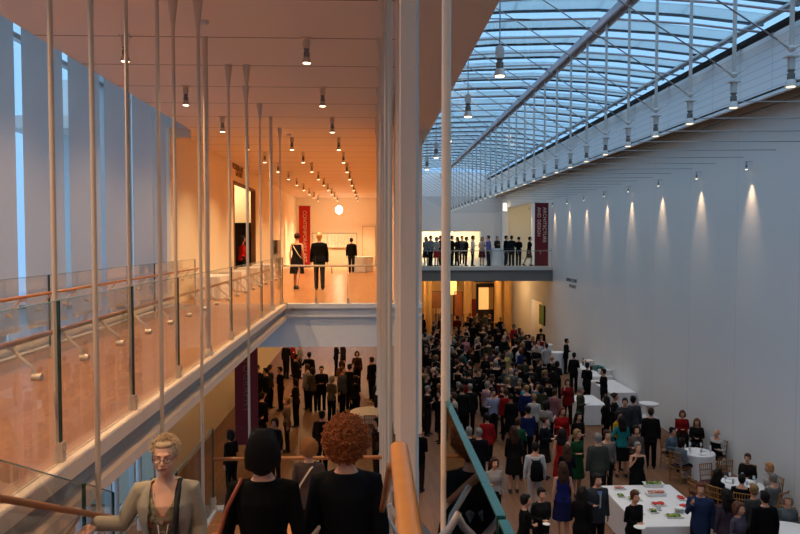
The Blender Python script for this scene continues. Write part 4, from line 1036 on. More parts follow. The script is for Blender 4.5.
def cloth_mesh(kind, pose, sex, v=.018):
    key = (kind, pose, sex, v)
    if key in CL: return CL[key]
    J = skeleton(pose, sex); m = MB(); f = 1 if sex == 'm' else .86; A = (.047 * f, .037 * f, .027 * f)
    sit = POSES[pose][2] == 'sit'
    if kind == 'jacket':
        torso(m, J, sex, .024, .84, 1.475); t = J['tilt']((0, 0, .84))
        if not sit: m.loft([(0, .005, .76, .185, .14), (0, .003, .86, .183, .135), (0, 0, 1.0, .172, .125)], 20)
        for n in 'LR': arm(m, J, n, .017, .97, A)
    elif kind == 'shirt':
        torso(m, J, sex, .014, .84, 1.46)
        for n in 'LR': arm(m, J, n, .012, .96, A)
    elif kind == 'sleeveless':
        torso(m, J, sex, .012, .84, 1.42)
    elif kind == 'trousers':
        legs(m, J, .016, 1.0); t = J['pel']; m.loft([(0, 0, t.z - .10, .165, .125), (0, 0, t.z, .182, .132), (0, 0, t.z + .08, .165, .12)], 18)
        for n in 'LR': a = J['an' + n]; m.tube([a + Vector((0, 0, .08)), a + Vector((0, -.01, -.02))], [.062, .066], 12)
    elif kind in ('skirt', 'dress', 'sleeved_dress'):
        if kind != 'skirt': torso(m, J, sex, .013, .84, 1.42 if kind == 'dress' else 1.465)
        if kind == 'sleeved_dress':
            for n in 'LR': arm(m, J, n, .012, .8, A)
        if sit:
            m.loft([(0, -.0, .36, .2, .15), (0, 0, .50, .2, .14), (0, 0, .62, .15, .11)], 18)
            for n in 'LR': m.tube([J['hp' + n], J['kn' + n] + Vector((0, -.02, -.02))], [.11, .085], 12, True)
            m.tube([(0, -.08, .44), (0, -.40, .44)], [.13, .09], 12, True)
        else: m.loft([(0, -.0, .50, .235, .19), (0, 0, .62, .225, .17), (0, .0, .80, .20, .145), (0, .005, .93, .192, .136), (0, 0, 1.03, .158, .115)], 22)
    elif kind == 'shoes':
        for n in 'LR': foot(m, J, n, .008)
    CL[key] = vox(m, v, 2); return CL[key]
def hair_mesh(style, sex, v=.013, curl=0):
    key = (style, sex, v)
    if key in HAIR: return HAIR[key]
    m = MB(); h = Vector((0, 0, 0)); k = 1.0 if sex == 'm' else .98
    if style == 'bald':
        m.tube([h + Vector((-.078, 0, -.01)), h + Vector((-.066, .075, -.02)), h + Vector((0, .105, -.02)), h + Vector((.066, .075, -.02)), h + Vector((.078, 0, -.01))], [.014, .022, .024, .022, .014], 8, True)
    else:
        m.ell(h + Vector((0, .035, .045)), (.090 * k, .100 * k, .098 * k), 18, 12)
        m.ell(h + Vector((0, -.045, .098)), (.066, .045, .030), 12, 8)
        for s in (-1, 1): m.ell(h + Vector((s * .068, .025, .01)), (.022, .05, .06), 8, 6)
        if style in ('bob', 'long', 'curly', 'bighair'):
            for s in (-1, 1): m.tube([h + Vector((s * .072, .0, .05)), h + Vector((s * .086, .015, -.03)), h + Vector((s * .08, .03, -.10))], [.035, .036, .028], 10, True)
            m.tube([h + Vector((0, .06, .03)), h + Vector((0, .075, -.05)), h + Vector((0, .07, -.12))], [.09, .082, .06], 14, True)
        if style == 'long':
            for x in (-.05, 0, .05): m.tube([h + Vector((x * 1.2, .07, -.05)), h + Vector((x * 1.4, .1, -.2)), h + Vector((x, .11, -.33))], [.06, .055, .025], 10, True)
        if style in ('curly', 'bighair'):
            rr = random.Random(11); rad = .13 if style == 'curly' else .155
            n_ = 60 if v > .01 else 260
            for i in range(n_):
                a = rr.uniform(0, 2 * math.pi); b = rr.uniform(-.9, 1.45); d = Vector((math.cos(b) * math.cos(a), math.cos(b) * math.sin(a), math.sin(b)))
                if d.y < -.35 and d.z < .55: continue
                c = h + Vector((0, .03, .01)) + Vector((d.x * rad * .9, d.y * rad * .85, d.z * rad))
                q = rr.uniform(.014, .026) if v < .01 else rr.uniform(.025, .035); m.ell(c, (q, q, q), 7, 5)
            m.ell(h + Vector((0, .045, .01)), (rad * .86, rad * .76, rad * .95), 16, 12)
        if style == 'bun': m.ell(h + Vector((0, .135, .06)), (.04, .04, .04), 10, 7)
    if style == 'short':
        m.ell(h + Vector((0, .06, -.02)), (.07, .06, .075), 12, 8)
    HAIR[key] = vox(m, v, 1); return HAIR[key]
SK = [mat('skin_%d' % i, c, .55, spec=.3, vary=.04, vscale=20) for i, c in enumerate(((196, 142, 114), (180, 124, 94), (126, 82, 58), (212, 162, 136)))]
def cm(col): return mat('cloth_%02x%02x%02x' % tuple(col), [int(q * .86) if max(col) > 60 else int(q * .62) for q in col], .9, spec=.12, vary=.12, bump=.05, bscale=60)
def hm(col): return mat('hair_%02x%02x%02x' % tuple(col), col, .65, spec=.2, vary=.35, vscale=50, bump=.3, bscale=90)
SHOE = mat('dark_leather', (28, 22, 20), .4, vary=.1)
def child(name, me, m, parent, loc=(0, 0, 0)):
    o = bpy.data.objects.new(name, me); C.objects.link(o); o.parent = parent; o.location = loc
    if not o.material_slots: me.materials.append(None)
    o.material_slots[0].link = 'OBJECT'; o.material_slots[0].material = m; return o
def person(loc, rz, pose='arms_down', sex='m', top='jacket', bottom='trousers', tc=(24, 24, 28), bc=(22, 22, 26), hair='short', hc=(40, 28, 20), skin=0, scale=1.0, label='x', group=None, v=None):
    vb, vc, vh = (v, v * 1.1, v * .8) if v else (.017, .018, .013)
    o = child('person', body_mesh(pose, sex, vb), SK[skin], None); o.location = loc; o.rotation_euler = (0, 0, rz); o.scale = (scale,) * 3
    tag(o, label, 'person', group)
    if top: child('jacket' if top == 'jacket' else ('dress' if 'dress' in top else 'shirt'), cloth_mesh(top, pose, sex, vc), cm(tc), o)
    if bottom and 'dress' not in top: child(bottom, cloth_mesh(bottom, pose, sex, vc), cm(bc), o)
    child('shoes', cloth_mesh('shoes', pose, sex, vc), SHOE, o)
    if hair: child('hair', hair_mesh(hair, sex, vh), hm(hc), o, skeleton(pose, sex)['head'])
    return o
def face_to(x, y, tx, ty): return math.atan2(tx - x, -(ty - y))
PI = math.pi
BLK, CHAR, NAVY, GRY, BRN = (18, 17, 19), (38, 37, 40), (22, 26, 44), (78, 77, 79), (58, 43, 34)
WHT, CRM, RED, TEAL, GRN, YEL = (190, 186, 182), (160, 148, 128), (130, 22, 24), (28, 84, 88), (22, 52, 34), (170, 134, 40)
PNK, LBL, BLU, PUR, OLV = (140, 94, 100), (98, 116, 140), (28, 40, 88), (62, 46, 70), (62, 62, 44)
DKH, BRH, GYH, BLH, AUH = (20, 14, 12), (60, 38, 25), (122, 116, 110), (134, 102, 64), (92, 44, 24)
# ---- four people on the stair
def stz(y): return DZ - .15 * (math.floor((y - 1.7) / .3125) + 1) if y < 5.44 else LZ
def at_head(u, v, Y, htop): pass
p = atY(263, 430, 4.1); y = 4.1; z = stz(y)
w1 = person((p.x, y, z), PI, 'arms_down', 'f', 'shirt', 'skirt', (10, 10, 11), (10, 10, 11), None, (13, 9, 8), 0, (p.z - z) / 1.755, 'woman with black bobbed hair and wide-necked black top going downstairs, back turned', None, .008)
# wide neckline: skin yoke shows above the top, so drop the shirt a little
for c in w1.children:
    if c.name.startswith('shirt'):
        c.scale = (1.04, 1.05, .998)
strand_hair('bob', 420, (19, 14, 12), w1, skeleton('arms_down', 'f')['head'])
p = atY(346, 414, 4.3); y = 4.3; z = stz(y)
w2 = person((p.x, y, z), PI, 'arms_down', 'f', 'jacket', 'skirt', (17, 18, 26), (15, 15, 19), None, (150, 66, 26), 0, (p.z - z) / 1.80, 'woman with big curly red hair and black jacket going downstairs, back turned', None, .008)
h = strand_hair('curls', 900, (140, 76, 38), w2, skeleton('arms_down', 'f')['head']); h.scale = (1.12, 1.1, 1.12)
p = atY(309, 439, 7.2)
w3 = person((p.x, 7.2, LZ), PI, 'arms_down', 'f', 'shirt', 'trousers', (86, 68, 62), (40, 34, 34), None, (150, 96, 50), 0, (p.z - LZ) / 1.77, 'small woman with curly light brown hair and taupe top, walking away on the landing', None, .011)
# strap and knitted bag of w3
def strap(name, pts, r_, m, parent): return MB().tube(pts, r_, 8).build(name, m, parent, True)
strand_hair('curls', 700, (168, 112, 66), w3, skeleton('arms_down', 'f')['head'], 3)
strap('bag_strap', [(-.12, -.08, 1.44), (-.03, .14, 1.40), (.10, .155, 1.2), (.2, .13, .98)], .014, mat('pale_strap', (190, 170, 140), .7, vary=.05), w3)
# the woman walking up, facing the viewer, hand on the dark rail
POSES['on_rail'] = (((.05, .02, -.27), (-.01, -.10, -.2), (0, -.4, -1)), ((.12, .0, -.22), (.15, -.05, .03), (.5, -.7, -.3)), 'stand', .04)
p = atY(166, 437, 4.75); y = 4.75; z = stz(y)
w4 = person((p.x, y, z), .12, 'on_rail', 'f', 'shirt', 'trousers', (120, 96, 74), (60, 54, 50), None, (206, 164, 112), 3, (p.z - z) / 1.75, 'grey-blonde woman in cream cardigan and floral top coming upstairs, hand on the rail', None, .007)
import bmesh
fm = bpy.data.materials.new('floral_print'); fm.use_nodes = True; n = fm.node_tree; b = n.nodes['Principled BSDF']; b.inputs['Roughness'].default_value = .8
tc = n.nodes.new('ShaderNodeTexCoord'); vo = n.nodes.new('ShaderNodeTexVoronoi'); vo.inputs['Scale'].default_value = 40; n.links.new(tc.outputs['Object'], vo.inputs[0])
cr = n.nodes.new('ShaderNodeValToRGB'); cr.color_ramp.interpolation = 'CONSTANT'; n.links.new(vo.outputs['Color'], cr.inputs[0]); n.links.new(cr.outputs[0], b.inputs['Base Color'])
cr.color_ramp.elements[0].color = lin((84, 84, 64)); cr.color_ramp.elements[1].position = .3; cr.color_ramp.elements[1].color = lin((132, 118, 98))
for q, c_ in ((.5, (140, 84, 74)), (.6, (120, 112, 76)), (.8, (178, 160, 130)), (.92, (136, 84, 66))): el = cr.color_ramp.elements.new(q); el.color = lin(c_)
for c in w4.children:
    if c.name.startswith('shirt'):
        me = c.data.copy(); bv = bmesh.new(); bv.from_mesh(me)
        bmesh.ops.delete(bv, geom=[v for v in bv.verts if v.co.y < -.02 and v.co.z > 1.27 + abs(v.co.x) * 1.6], context='VERTS')
        bv.to_mesh(me); bv.free(); c.data = me; c.material_slots[0].link = 'OBJECT'; c.material_slots[0].material = fm
# open cardigan with its front cut away
cme = cloth_mesh('jacket', 'on_rail', 'f', .009).copy()
bm = bmesh.new(); bm.from_mesh(cme)
bmesh.ops.delete(bm, geom=[v for v in bm.verts if v.co.y < -.03 and abs(v.co.x) < .085 + .05 * max(0, (1.3 - v.co.z)) * .6 and v.co.z > .6], context='VERTS')
bm.to_mesh(cme); bm.free()
cg = child('cardigan', cme, cm((182, 170, 148)), w4); md = cg.modifiers.new('thick', 'SOLIDIFY'); md.thickness = .008; md.offset = 1
strap('bag_strap', [(.095, -.02, 1.462), (.09, -.11, 1.42), (.085, -.172, 1.28), (.075, -.19, 1.1), (.065, -.19, .84)], .019, mat('black_strap', (16, 15, 16), .6, vary=.1), w4)
MB().box(-.055, .035, -.178, -.17, .93, 1.0).build('name_badge', mat('badge_white', (220, 216, 210), .5, vary=.04), w4)
MB().tube([(-.07, -.10, 1.42), (-.03, -.155, 1.2), (-.01, -.172, 1.0), (.03, -.155, 1.2), (.07, -.10, 1.42)], .004, 6).build('lanyard', mat('badge_white', (220, 216, 210)), w4)
J4 = skeleton('on_rail', 'f'); h4 = J4['head']; strand_hair('tousled', 800, (186, 160, 126), w4, h4, 5)
m = MB()
for s in (-1, 1): m.ell(h4 + Vector((s * .032, -.088, .006)), (.007, .005, .0022), 10, 6)
m.build('eye', mat('eye_white', (196, 180, 168), .2, vary=.02), w4, True)
m = MB()
for s in (-1, 1): m.ell(h4 + Vector((s * .032, -.0935, .005)), (.0045, .003, .0042), 8, 5)
m.build('iris', mat('iris_dark', (50, 44, 40), .2, vary=.05), w4, True)
m = MB()
for s in (-1, 1): m.tube([h4 + Vector((s * .05, -.088, .03)), h4 + Vector((s * .034, -.096, .034)), h4 + Vector((s * .016, -.098, .03))], .003, 6)
m.build('eyebrow', hm((120, 90, 64)), w4, True)
m = MB(); m.tube([h4 + Vector((-.022, -.092, -.056)), h4 + Vector((0, -.099, -.054)), h4 + Vector((.022, -.092, -.056))], [.003, .006, .003], 8); m.build('lips', mat('lip_pink', (168, 84, 76), .5, vary=.05), w4, True)
m = MB()
for s in (-1, 1):
    c_ = h4 + Vector((s * .034, -.112, .004)); m.tube([c_ + Vector((.025 * math.cos(a), 0, .018 * math.sin(a))) for a in [k * PI / 8 for k in range(17)]], .0016, 6)
    m.tube([h4 + Vector((s * .059, -.11, .008)), h4 + Vector((s * .08, .0, .01))], .0025, 6)
m.tube([h4 + Vector((-.010, -.113, .008)), h4 + Vector((.010, -.113, .008))], .0025, 6); m.build('spectacles', mat('dark_frame', (34, 28, 26), .3, vary=.1), w4, True)
# brown shoulder bag on w1, knitted bag on w2
def bag(name, parent_xy, z, w, d, h, m_, label, strap_pts=None, rz=0, cat='bag'):
    o = empty(name, (parent_xy[0], parent_xy[1], z), rz, label, cat); mb = MB()
    mb.loft([(0, 0, 0, w * .42, d * .35), (0, 0, h * .12, w * .5, d * .5), (0, 0, h * .6, w * .47, d * .45), (0, 0, h, w * .36, d * .18)], 20, .7); mb.build('pouch', m_, o, True)
    mb = MB(); mb.loft([(0, 0, h * .86, w * .41, d * .30), (0, 0, h * .93, w * .40, d * .26)], 20, .7); mb.build('rim', SHOE, o, True)
    if strap_pts: MB().tube(strap_pts, .012, 8).build('strap', m_, o, True)
    return o
brn = mat('brown_leather', (132, 62, 34), .5, vary=.2, vscale=12)
lx, ly, lz = w1.location
k = w1.scale[0]
bag('shoulder_bag', (lx - .255, ly - .02), lz + .62 * k, .13, .30, .48, brn, 'brown leather shoulder bag hanging at the left of the black-haired woman', [(.0, -.10, .44), (.06, -.08, .66), (.13, -.03, .80), (.12, .03, .795), (.05, .10, .66), (0, .12, .44)])
lx, ly, lz = w2.location
kn = mat('knitted_wool', (188, 170, 150), .9, vary=.35, vscale=70, bump=.6, bscale=80)
bag('knitted_bag', (lx - .26, ly - .10), lz + .55, .16, .2, .45, kn, 'pale knitted bag hanging between the two women on the stair', [(0, -.05, .42), (.05, 0, .60), (.1, 0, .66), (.08, .04, .6), (0, .06, .42)])
# small thing in the hand of the rail-holding woman is just her bag flap, left out

# ---- corridor
def on_deck(u, vf, vt, **kw):
    p = atZ(u, vf, DZ); t = atY(u, vt, p.y); return p, (t.z - DZ)
p, h = on_deck(297, 289.5, 233.5)
cw = person((p.x, p.y, DZ), PI - .15, 'walking', 'f', 'dress', None, (40, 30, 30), BLK, 'bun', (60, 30, 18), 0, h / 1.75, 'woman in dark sleeveless dress with a cross strap walking down the corridor')
strap('bag_strap', [(.13, -.04, 1.42), (.06, .12, 1.32), (-.08, .13, 1.1), (-.17, .1, .98)], .014, mat('pale_strap', (190, 170, 140)), cw)
p, h = on_deck(319.5, 290.5, 233)
person((p.x, p.y, DZ), PI + .1, 'walking', 'm', 'jacket', 'trousers', (16, 16, 20), (46, 44, 44), 'short', (190, 150, 104), 0, h / 1.76, 'fair-haired man in black jacket walking away in the middle of the corridor')
p, h = on_deck(351.5, 273, 238)
person((p.x, p.y, DZ), PI, 'walking', 'm', 'jacket', 'trousers', (18, 18, 22), BLK, 'short', DKH, 0, h / 1.76, 'farther man in dark suit walking away, right side of the corridor')
p = atX(242.5, 240, XL + .15)
person((XL + .12, p.y, DZ), PI / 2 + .5, 'both_bent', 'f', 'shirt', 'trousers', (206, 34, 22), BLK, 'long', DKH, 1, 1.0, 'woman in bright red top standing at the corridor doorway')
# corridor furniture
t = cloth_round('round_table', .55, .78, 'white-clothed table at the right side of the corridor, far end'); p = atZ(370, 272, DZ); place(t, p.x - .38, p.y, DZ)
p = atZ(358.5, 271.5, DZ); o = empty('carton', (p.x, p.y, DZ), .1, 'brown cardboard carton on the corridor floor beside the white table', 'box'); MB().box(-.3, .3, -.25, .25, 0, .5).build('box', mat('cardboard', (170, 104, 58), .8, vary=.08), o); MB().box(-.04, .04, -.255, .255, .0, .503).build('tape', mat('tape', (196, 150, 96), .4), o)
for i, (u, v, lab) in enumerate(((214, 296, 'white-draped bench nearest the stairwell at the corridor left wall'), (233, 290, 'white-draped bench second along the corridor left wall'), (252, 284, 'white-draped bench below the corridor doorway'), (268, 279.5, 'white-draped bench farthest along the corridor left wall'))):
    p = atX(u, 300, XL + .62); t = cloth_box('draped_bench', .7, 1.5, .62, lab, 'draped benches', 'bench', .03); place(t, XL + .5, 19.6 + i * 3.0, DZ)

# ---- balcony guests
BG = [(426, 'f', 'both_bent', 'shirt', (150, 150, 156), 'skirt', BLK, 'long', DKH, -.6, 43.2, 'woman in patterned grey top at the far left of the balcony'),
 (430.5, 'm', 'one_bent', 'shirt', (140, 140, 146), 'trousers', BLK, 'short', DKH, .8, 42.9, 'man in grey shirt beside the woman at the balcony left end'),
 (436.5, 'f', 'both_bent', 'shirt', (170, 172, 168), 'skirt', (158, 28, 40), 'bob', DKH, .5, 42.8, 'woman in pale top and crimson skirt on the balcony'),
 (440.5, 'm', 'arms_down', 'jacket', BLK, 'trousers', BLK, 'short', DKH, -1.2, 43.6, 'man in black partly behind the thick pole on the balcony'),
 (452, 'm', 'arms_down', 'jacket', BLK, 'trousers', BLK, 'short', DKH, 1.2, 42.9, 'man in black just right of the thick pole on the balcony'),
 (457, 'f', 'drink_up', 'jacket', (26, 30, 40), 'trousers', BLK, 'long', DKH, -1.0, 43.1, 'woman in dark navy second right of the thick pole on the balcony'),
 (466, 'f', 'both_bent', 'shirt', BLK, 'trousers', BLK, 'short', DKH, 1.4, 43.2, 'short-haired woman in black facing the man in white on the balcony'),
 (472.5, 'm', 'one_bent', 'shirt', (225, 222, 220), 'trousers', (40, 38, 42), 'short', BRH, 1.3, 42.9, 'man in white shirt at the middle of the balcony'),
 (482, 'f', 'both_bent', 'shirt', (200, 180, 166), 'skirt', (96, 28, 34), 'bob', BLH, .3, 43.5, 'woman in pale top and dark red skirt on the balcony'),
 (488.5, 'm', 'one_bent', 'shirt', (104, 108, 176), 'trousers', (24, 24, 36), 'short', DKH, -1.3, 42.7, 'man in blue shirt on the balcony beside the white table'),
 (506, 'm', 'arms_down', 'jacket', BLK, 'trousers', BLK, 'short', DKH, 1.0, 43.4, 'slim man in black right of the white balcony table'),
 (511.5, 'm', 'one_bent', 'jacket', (44, 50, 54), 'trousers', (50, 46, 44), 'short', DKH, PI, 42.9, 'stout man in dark grey seen from behind on the balcony'),
 (518.5, 'f', 'both_bent', 'shirt', BLK, 'trousers', BLK, 'bun', DKH, PI - .5, 43.0, 'woman in black with tied hair on the balcony, second left of the banner'),
 (529, 'f', 'walking', 'jacket', (30, 26, 26), 'skirt', (84, 70, 60), 'short', DKH, 1.2, 42.6, 'woman in black jacket and brown skirt next to the maroon banner'),
 (462, 'm', 'arms_down', 'shirt', (60, 60, 66), 'trousers', BLK, 'short', BRH, .2, 46.5, 'man in dark grey farther back on the balcony, behind the others'),
 (446, 'f', 'drink_up', 'shirt', (90, 84, 80), 'skirt', BLK, 'bob', BRH, -.4, 47.5, 'woman far back on the balcony behind the thick pole'),
 (497, 'm', 'one_bent', 'jacket', (52, 50, 54), 'trousers', BLK, 'short', GYH, .6, 49, 'grey-haired man far back behind the white balcony table')]
for (u, sx, ps, tp, tc_, bt, bc_, hr, hc_, rz, Y, lab) in BG:
    person((atY(u, 260, Y).x, Y, DZ), rz, ps, sx, tp, bt, tc_, bc_, hr, hc_, 0, 1.06 if sx == 'm' else 1.02, lab, 'guests on the far balcony')
t = cloth_round('cocktail_table', .42, 1.08, 'white-clothed tall table on the balcony left of the dark-clad group', None, .06); place(t, atY(495.5, 260, 43).x, 43, DZ)
t = cloth_round('cocktail_table', .36, 1.05, 'second white-clothed tall table on the balcony, farther back', None, .06); place(t, atY(500, 260, 44.6).x, 44.6, DZ)

# ---- court: people one can single out, from head pixels (u, v of head top)
def court(u, v, h, sx, ps, tp, tc_, bt, bc_, hr, hc_, rz, lab, skin=0, group='guests in the court'):
    h = h * 1.05
    zt = 1.79 * h if POSES[ps][2] != 'sit' else 1.79 * h - .46
    p = atZ(u, v, zt)
    placed.append((p.x, p.y, .30, tc_))
    return person((p.x, p.y, 0), rz, ps, sx, tp, bt, tc_, bc_, hr, hc_, skin, h, lab, group)
placed = []
for x_, y_, r_ in tabs: placed.append((x_, y_, r_ + .35, WHT))
for x_, y_ in cks: placed.append((x_, y_, .6, WHT))
for o in bpy.data.objects:
    if o.name.startswith(('round_column', 'kiosk', 'poster_board')) and o.parent is None: placed.append((o.location.x, o.location.y, .7, WHT))
N = [
 (494, 456, .97, 'f', 'one_bent', 'shirt', (178, 166, 156), 'trousers', (40, 34, 34), 'bob', BRH, .2, 'woman in pale patterned jacket beyond the teal glass edge'),
 (524, 493, .97, 'f', 'both_bent', 'shirt', BLK, 'trousers', BLK, 'short', DKH, 1.5, 'dark-haired woman in black at the bottom, left of the phone holder'),
 (541, 486, .96, 'f', 'both_bent', 'jacket', (40, 36, 36), 'trousers', BLK, 'short', DKH, .2, 'short-haired woman in dark jacket looking at something in her hand'),
 (563, 461, 1.0, 'f', 'arms_down', 'sleeveless', (30, 38, 110), 'skirt', (24, 28, 70), 'long', BRH, PI, 'long-haired woman in deep blue dress seen from behind'),
 (597, 472, 1.02, 'm', 'one_bent', 'jacket', (56, 60, 68), 'trousers', (24, 24, 28), 'short', DKH, .2, 'man in grey suit with light blue shirt and tie near the buffet'),
 (582, 486, .98, 'f', 'both_bent', 'shirt', BLK, 'trousers', BLK, 'long', DKH, PI - .6, 'woman with long black hair before the man in grey suit'),
 (634, 489, .95, 'f', 'both_bent', 'shirt', (18, 18, 22), 'trousers', BLK, 'short', (70, 36, 26), .3, 'short-haired woman in black holding a plate beside the buffet'),
 (535, 441, 1.0, 'm', 'arms_down', 'shirt', (204, 200, 200), 'trousers', (190, 182, 176), 'short', DKH, PI, 'person in white shirt wearing a black backpack'),
 (562, 428, 1.0, 'f', 'one_bent', 'dress', (160, 22, 26), None, BLK, 'long', DKH, PI - .5, 'woman in sleeveless red dress at the centre of the crowd'),
 (577, 428, 1.0, 'f', 'one_bent', 'sleeved_dress', (24, 70, 38), None, BLK, 'bob', BLH, .5, 'woman in long dark green dress with fair hair'),
 (598, 432, 1.06, 'm', 'arms_down', 'jacket', (66, 70, 66), 'trousers', (54, 52, 58), 'short', GYH, PI, 'large man in grey checked jacket seen from behind'),
 (607, 429, 1.0, 'm', 'arms_down', 'shirt', (128, 118, 112), 'trousers', CHAR, 'short', BRH, .2, 'man in pale shirt just behind the checked-jacket man'),
 (638, 441, .98, 'f', 'drink_up', 'dress', BLK, None, BLK, 'short', GYH, 0, 'grey-haired woman in black dress beyond the buffet, hand at chin'),
 (622, 415, .98, 'f', 'hand_on_hip', 'shirt', (34, 132, 136), 'skirt', (18, 20, 26), 'long', DKH, PI, 'woman in turquoise top and dark skirt seen from behind'),
 (636, 424, .98, 'f', 'one_bent', 'shirt', (96, 84, 80), 'trousers', BLK, 'bob', DKH, .0, 'woman in taupe top right of the turquoise one'),
 (701, 481, 1.02, 'm', 'drink_up', 'jacket', (40, 54, 88), 'trousers', (22, 24, 34), 'short', (90, 50, 34), -.4, 'man in blue jacket at the right end of the buffet, hand to mouth'),
 (461, 470, 1.0, 'm', 'one_bent', 'jacket', (38, 40, 48), 'trousers', BLK, 'short', DKH, .1, 'man in dark suit behind the glass guard, lower centre'),
 (452, 503, 1.0, 'm', 'arms_down', 'shirt', (60, 44, 40), 'trousers', BLK, 'bald', GYH, .1, 'balding man in brown behind the glass guard at the bottom'),
 (469, 426, 1.0, 'm', 'arms_down', 'jacket', BLK, 'trousers', BLK, 'short', GYH, PI, 'grey-haired man in black, left one of two, near the glass edge'),
 (479, 427, 1.0, 'm', 'arms_down', 'jacket', (14, 16, 30), 'trousers', BLK, 'short', GYH, PI + .2, 'grey-haired man in navy, right one of two, near the glass edge'),
 (487, 412, .98, 'f', 'arms_down', 'shirt', (164, 26, 30), 'trousers', BLK, 'short', DKH, PI, 'person in red top above the two grey-haired men'),
 (518, 417, .98, 'f', 'one_bent', 'shirt', (20, 84, 54), 'trousers', BLK, 'short', BRH, PI - .4, 'person in emerald green top left of the backpack wearer'),
 (514, 425, 1.0, 'f', 'arms_down', 'sleeved_dress', (34, 24, 24), None, BLK, 'long', (52, 28, 18), PI, 'tall woman in long dark coat with long brown hair'),
 (511, 367, 1.04, 'm', 'arms_down', 'jacket', (92, 92, 88), 'trousers', CHAR, 'bald', GYH, PI, 'broad bald man in grey jacket seen from behind, mid crowd'),
 (506, 388, .98, 'f', 'arms_down', 'shirt', (150, 20, 24), 'trousers', BLK, 'short', BRH, PI, 'person in scarlet top just before the broad man in grey'),
 (523, 382, .96, 'f', 'both_bent', 'shirt', (26, 132, 156), 'trousers', BLK, 'short', DKH, 1.2, 'person in cyan top beside the scarlet one'),
 (493, 388, .98, 'm', 'one_bent', 'shirt', (150, 160, 190), 'trousers', CHAR, 'short', DKH, .1, 'man in pale blue shirt with lanyard, mid crowd'),
 (487, 381, .98, 'm', 'one_bent', 'shirt', (190, 150, 162), 'trousers', CHAR, 'short', GYH, PI - 1, 'grey-haired man in pale pink shirt'),
 (462, 384, 1.05, 'm', 'arms_down', 'jacket', (32, 32, 28), 'trousers', BLK, 'short', BRH, PI, 'broad man in dark olive jacket right of the thick pole'),
 (470, 383, 1.0, 'm', 'arms_down', 'jacket', (34, 34, 32), 'trousers', BLK, 'short', GYH, PI, 'grey-haired man in charcoal, shoulder to shoulder with the olive jacket'),
 (486, 353, 1.0, 'f', 'both_bent', 'jacket', BLK, 'trousers', BLK, 'long', (110, 48, 26), .0, 'woman with long auburn hair in black, facing the viewer'),
 (497, 346, 1.0, 'm', 'arms_down', 'jacket', CHAR, 'trousers', BLK, 'short', GYH, PI - .4, 'white-haired man in charcoal jacket, upper crowd'),
 (506, 350, .98, 'f', 'arms_down', 'sleeved_dress', (196, 172, 96), None, BLK, 'bob', BRH, .4, 'woman in pale yellow dress in the upper crowd'),
 (519, 345, .98, 'm', 'one_bent', 'shirt', (206, 204, 208), 'trousers', BLK, 'short', DKH, .8, 'man in white shirt in the upper crowd'),
 (539, 339, 1.0, 'f', 'one_bent', 'shirt', (208, 206, 210), 'trousers', BLK, 'short', BRH, -.6, 'woman in white near the small square table'),
 (483, 326, 1.0, 'f', 'drink_up', 'shirt', (196, 158, 46), 'trousers', BLK, 'short', DKH, .2, 'person in mustard yellow among the far crowd'),
 (514, 324, .98, 'f', 'arms_down', 'shirt', (196, 30, 34), 'trousers', BLK, 'bob', DKH, .2, 'person in bright red among the far crowd'),
 (455, 329, 1.0, 'f', 'pointing', 'shirt', (208, 186, 120), 'trousers', BLK, 'short', BLH, -1.2, 'person in pale yellow with reaching arm right of the thick pole, far crowd'),
 (466, 336, .98, 'f', 'one_bent', 'shirt', (190, 120, 124), 'trousers', BLK, 'short', BRH, .2, 'person in salmon pink in the far crowd'),
 (541, 328, 1.0, 'm', 'arms_down', 'jacket', BLK, 'trousers', BLK, 'short', DKH, PI - .6, 'person in black standing alone by the doorway under the balcony'),
 (562, 406, .98, 'f', 'one_bent', 'jacket', (170, 24, 24), 'trousers', BLK, 'bob', AUH, .2, 'woman in vivid red jacket left of the serving table'),
 (578, 411, .98, 'f', 'both_bent', 'shirt', BLK, 'trousers', BLK, 'long', DKH, .3, 'woman in black with long dark hair just right of the vivid red jacket'),
 (618, 410, .98, 'f', 'one_bent', 'shirt', (200, 150, 30), 'trousers', BLK, 'bob', DKH, .6, 'person in golden yellow top left of the turquoise one'),
 (546, 400, .98, 'f', 'one_bent', 'shirt', (168, 160, 156), 'skirt', BLK, 'bob', DKH, PI - .7, 'woman in grey-white patterned top, left of the vivid red jacket'),
 (534, 393, .98, 'f', 'arms_down', 'shirt', (188, 184, 180), 'trousers', BLK, 'short', BLH, PI - .3, 'fair-haired woman in off-white top, mid crowd'),
 (606, 345 + 50, .98, 'f', 'arms_down', 'jacket', BLK, 'trousers', (30, 26, 30), 'long', DKH, PI + .8, 'woman in black with long hair before the serving table'),
 (625, 397, 1.0, 'm', 'one_bent', 'jacket', (56, 56, 62), 'trousers', BLK, 'short', DKH, -.3, 'man in charcoal suit right of the serving table'),
 (633, 395, 1.0, 'm', 'arms_down', 'jacket', (70, 72, 80), 'trousers', BLK, 'short', DKH, PI, 'man in mid grey jacket standing before the low wall table'),
 (651, 407, 1.0, 'm', 'arms_down', 'jacket', (34, 30, 30), 'trousers', BLK, 'short', (60, 36, 24), PI - .3, 'man in dark jacket beside the lone cocktail table'),
 (614, 392, .98, 'f', 'both_bent', 'shirt', (46, 44, 48), 'trousers', BLK, 'bun', BRH, 1.1, 'woman in dark grey with tied hair right of the long-haired one in black'),
]
for a in N: court(*a)
SRV = [(566, 338, 1.0, 'm', 'both_bent', 1.2, 'server in black reaching over the far white table'), (574, 352, 1.0, 'f', 'one_bent', PI - .5, 'server in black beside the tall white-clothed table'), (587, 362, 1.0, 'm', 'both_bent', PI - 1, 'server in black at the left end of the bar table'), (604, 368, 1.0, 'm', 'one_bent', -PI / 2, 'server in black in the middle of the bar tables')]
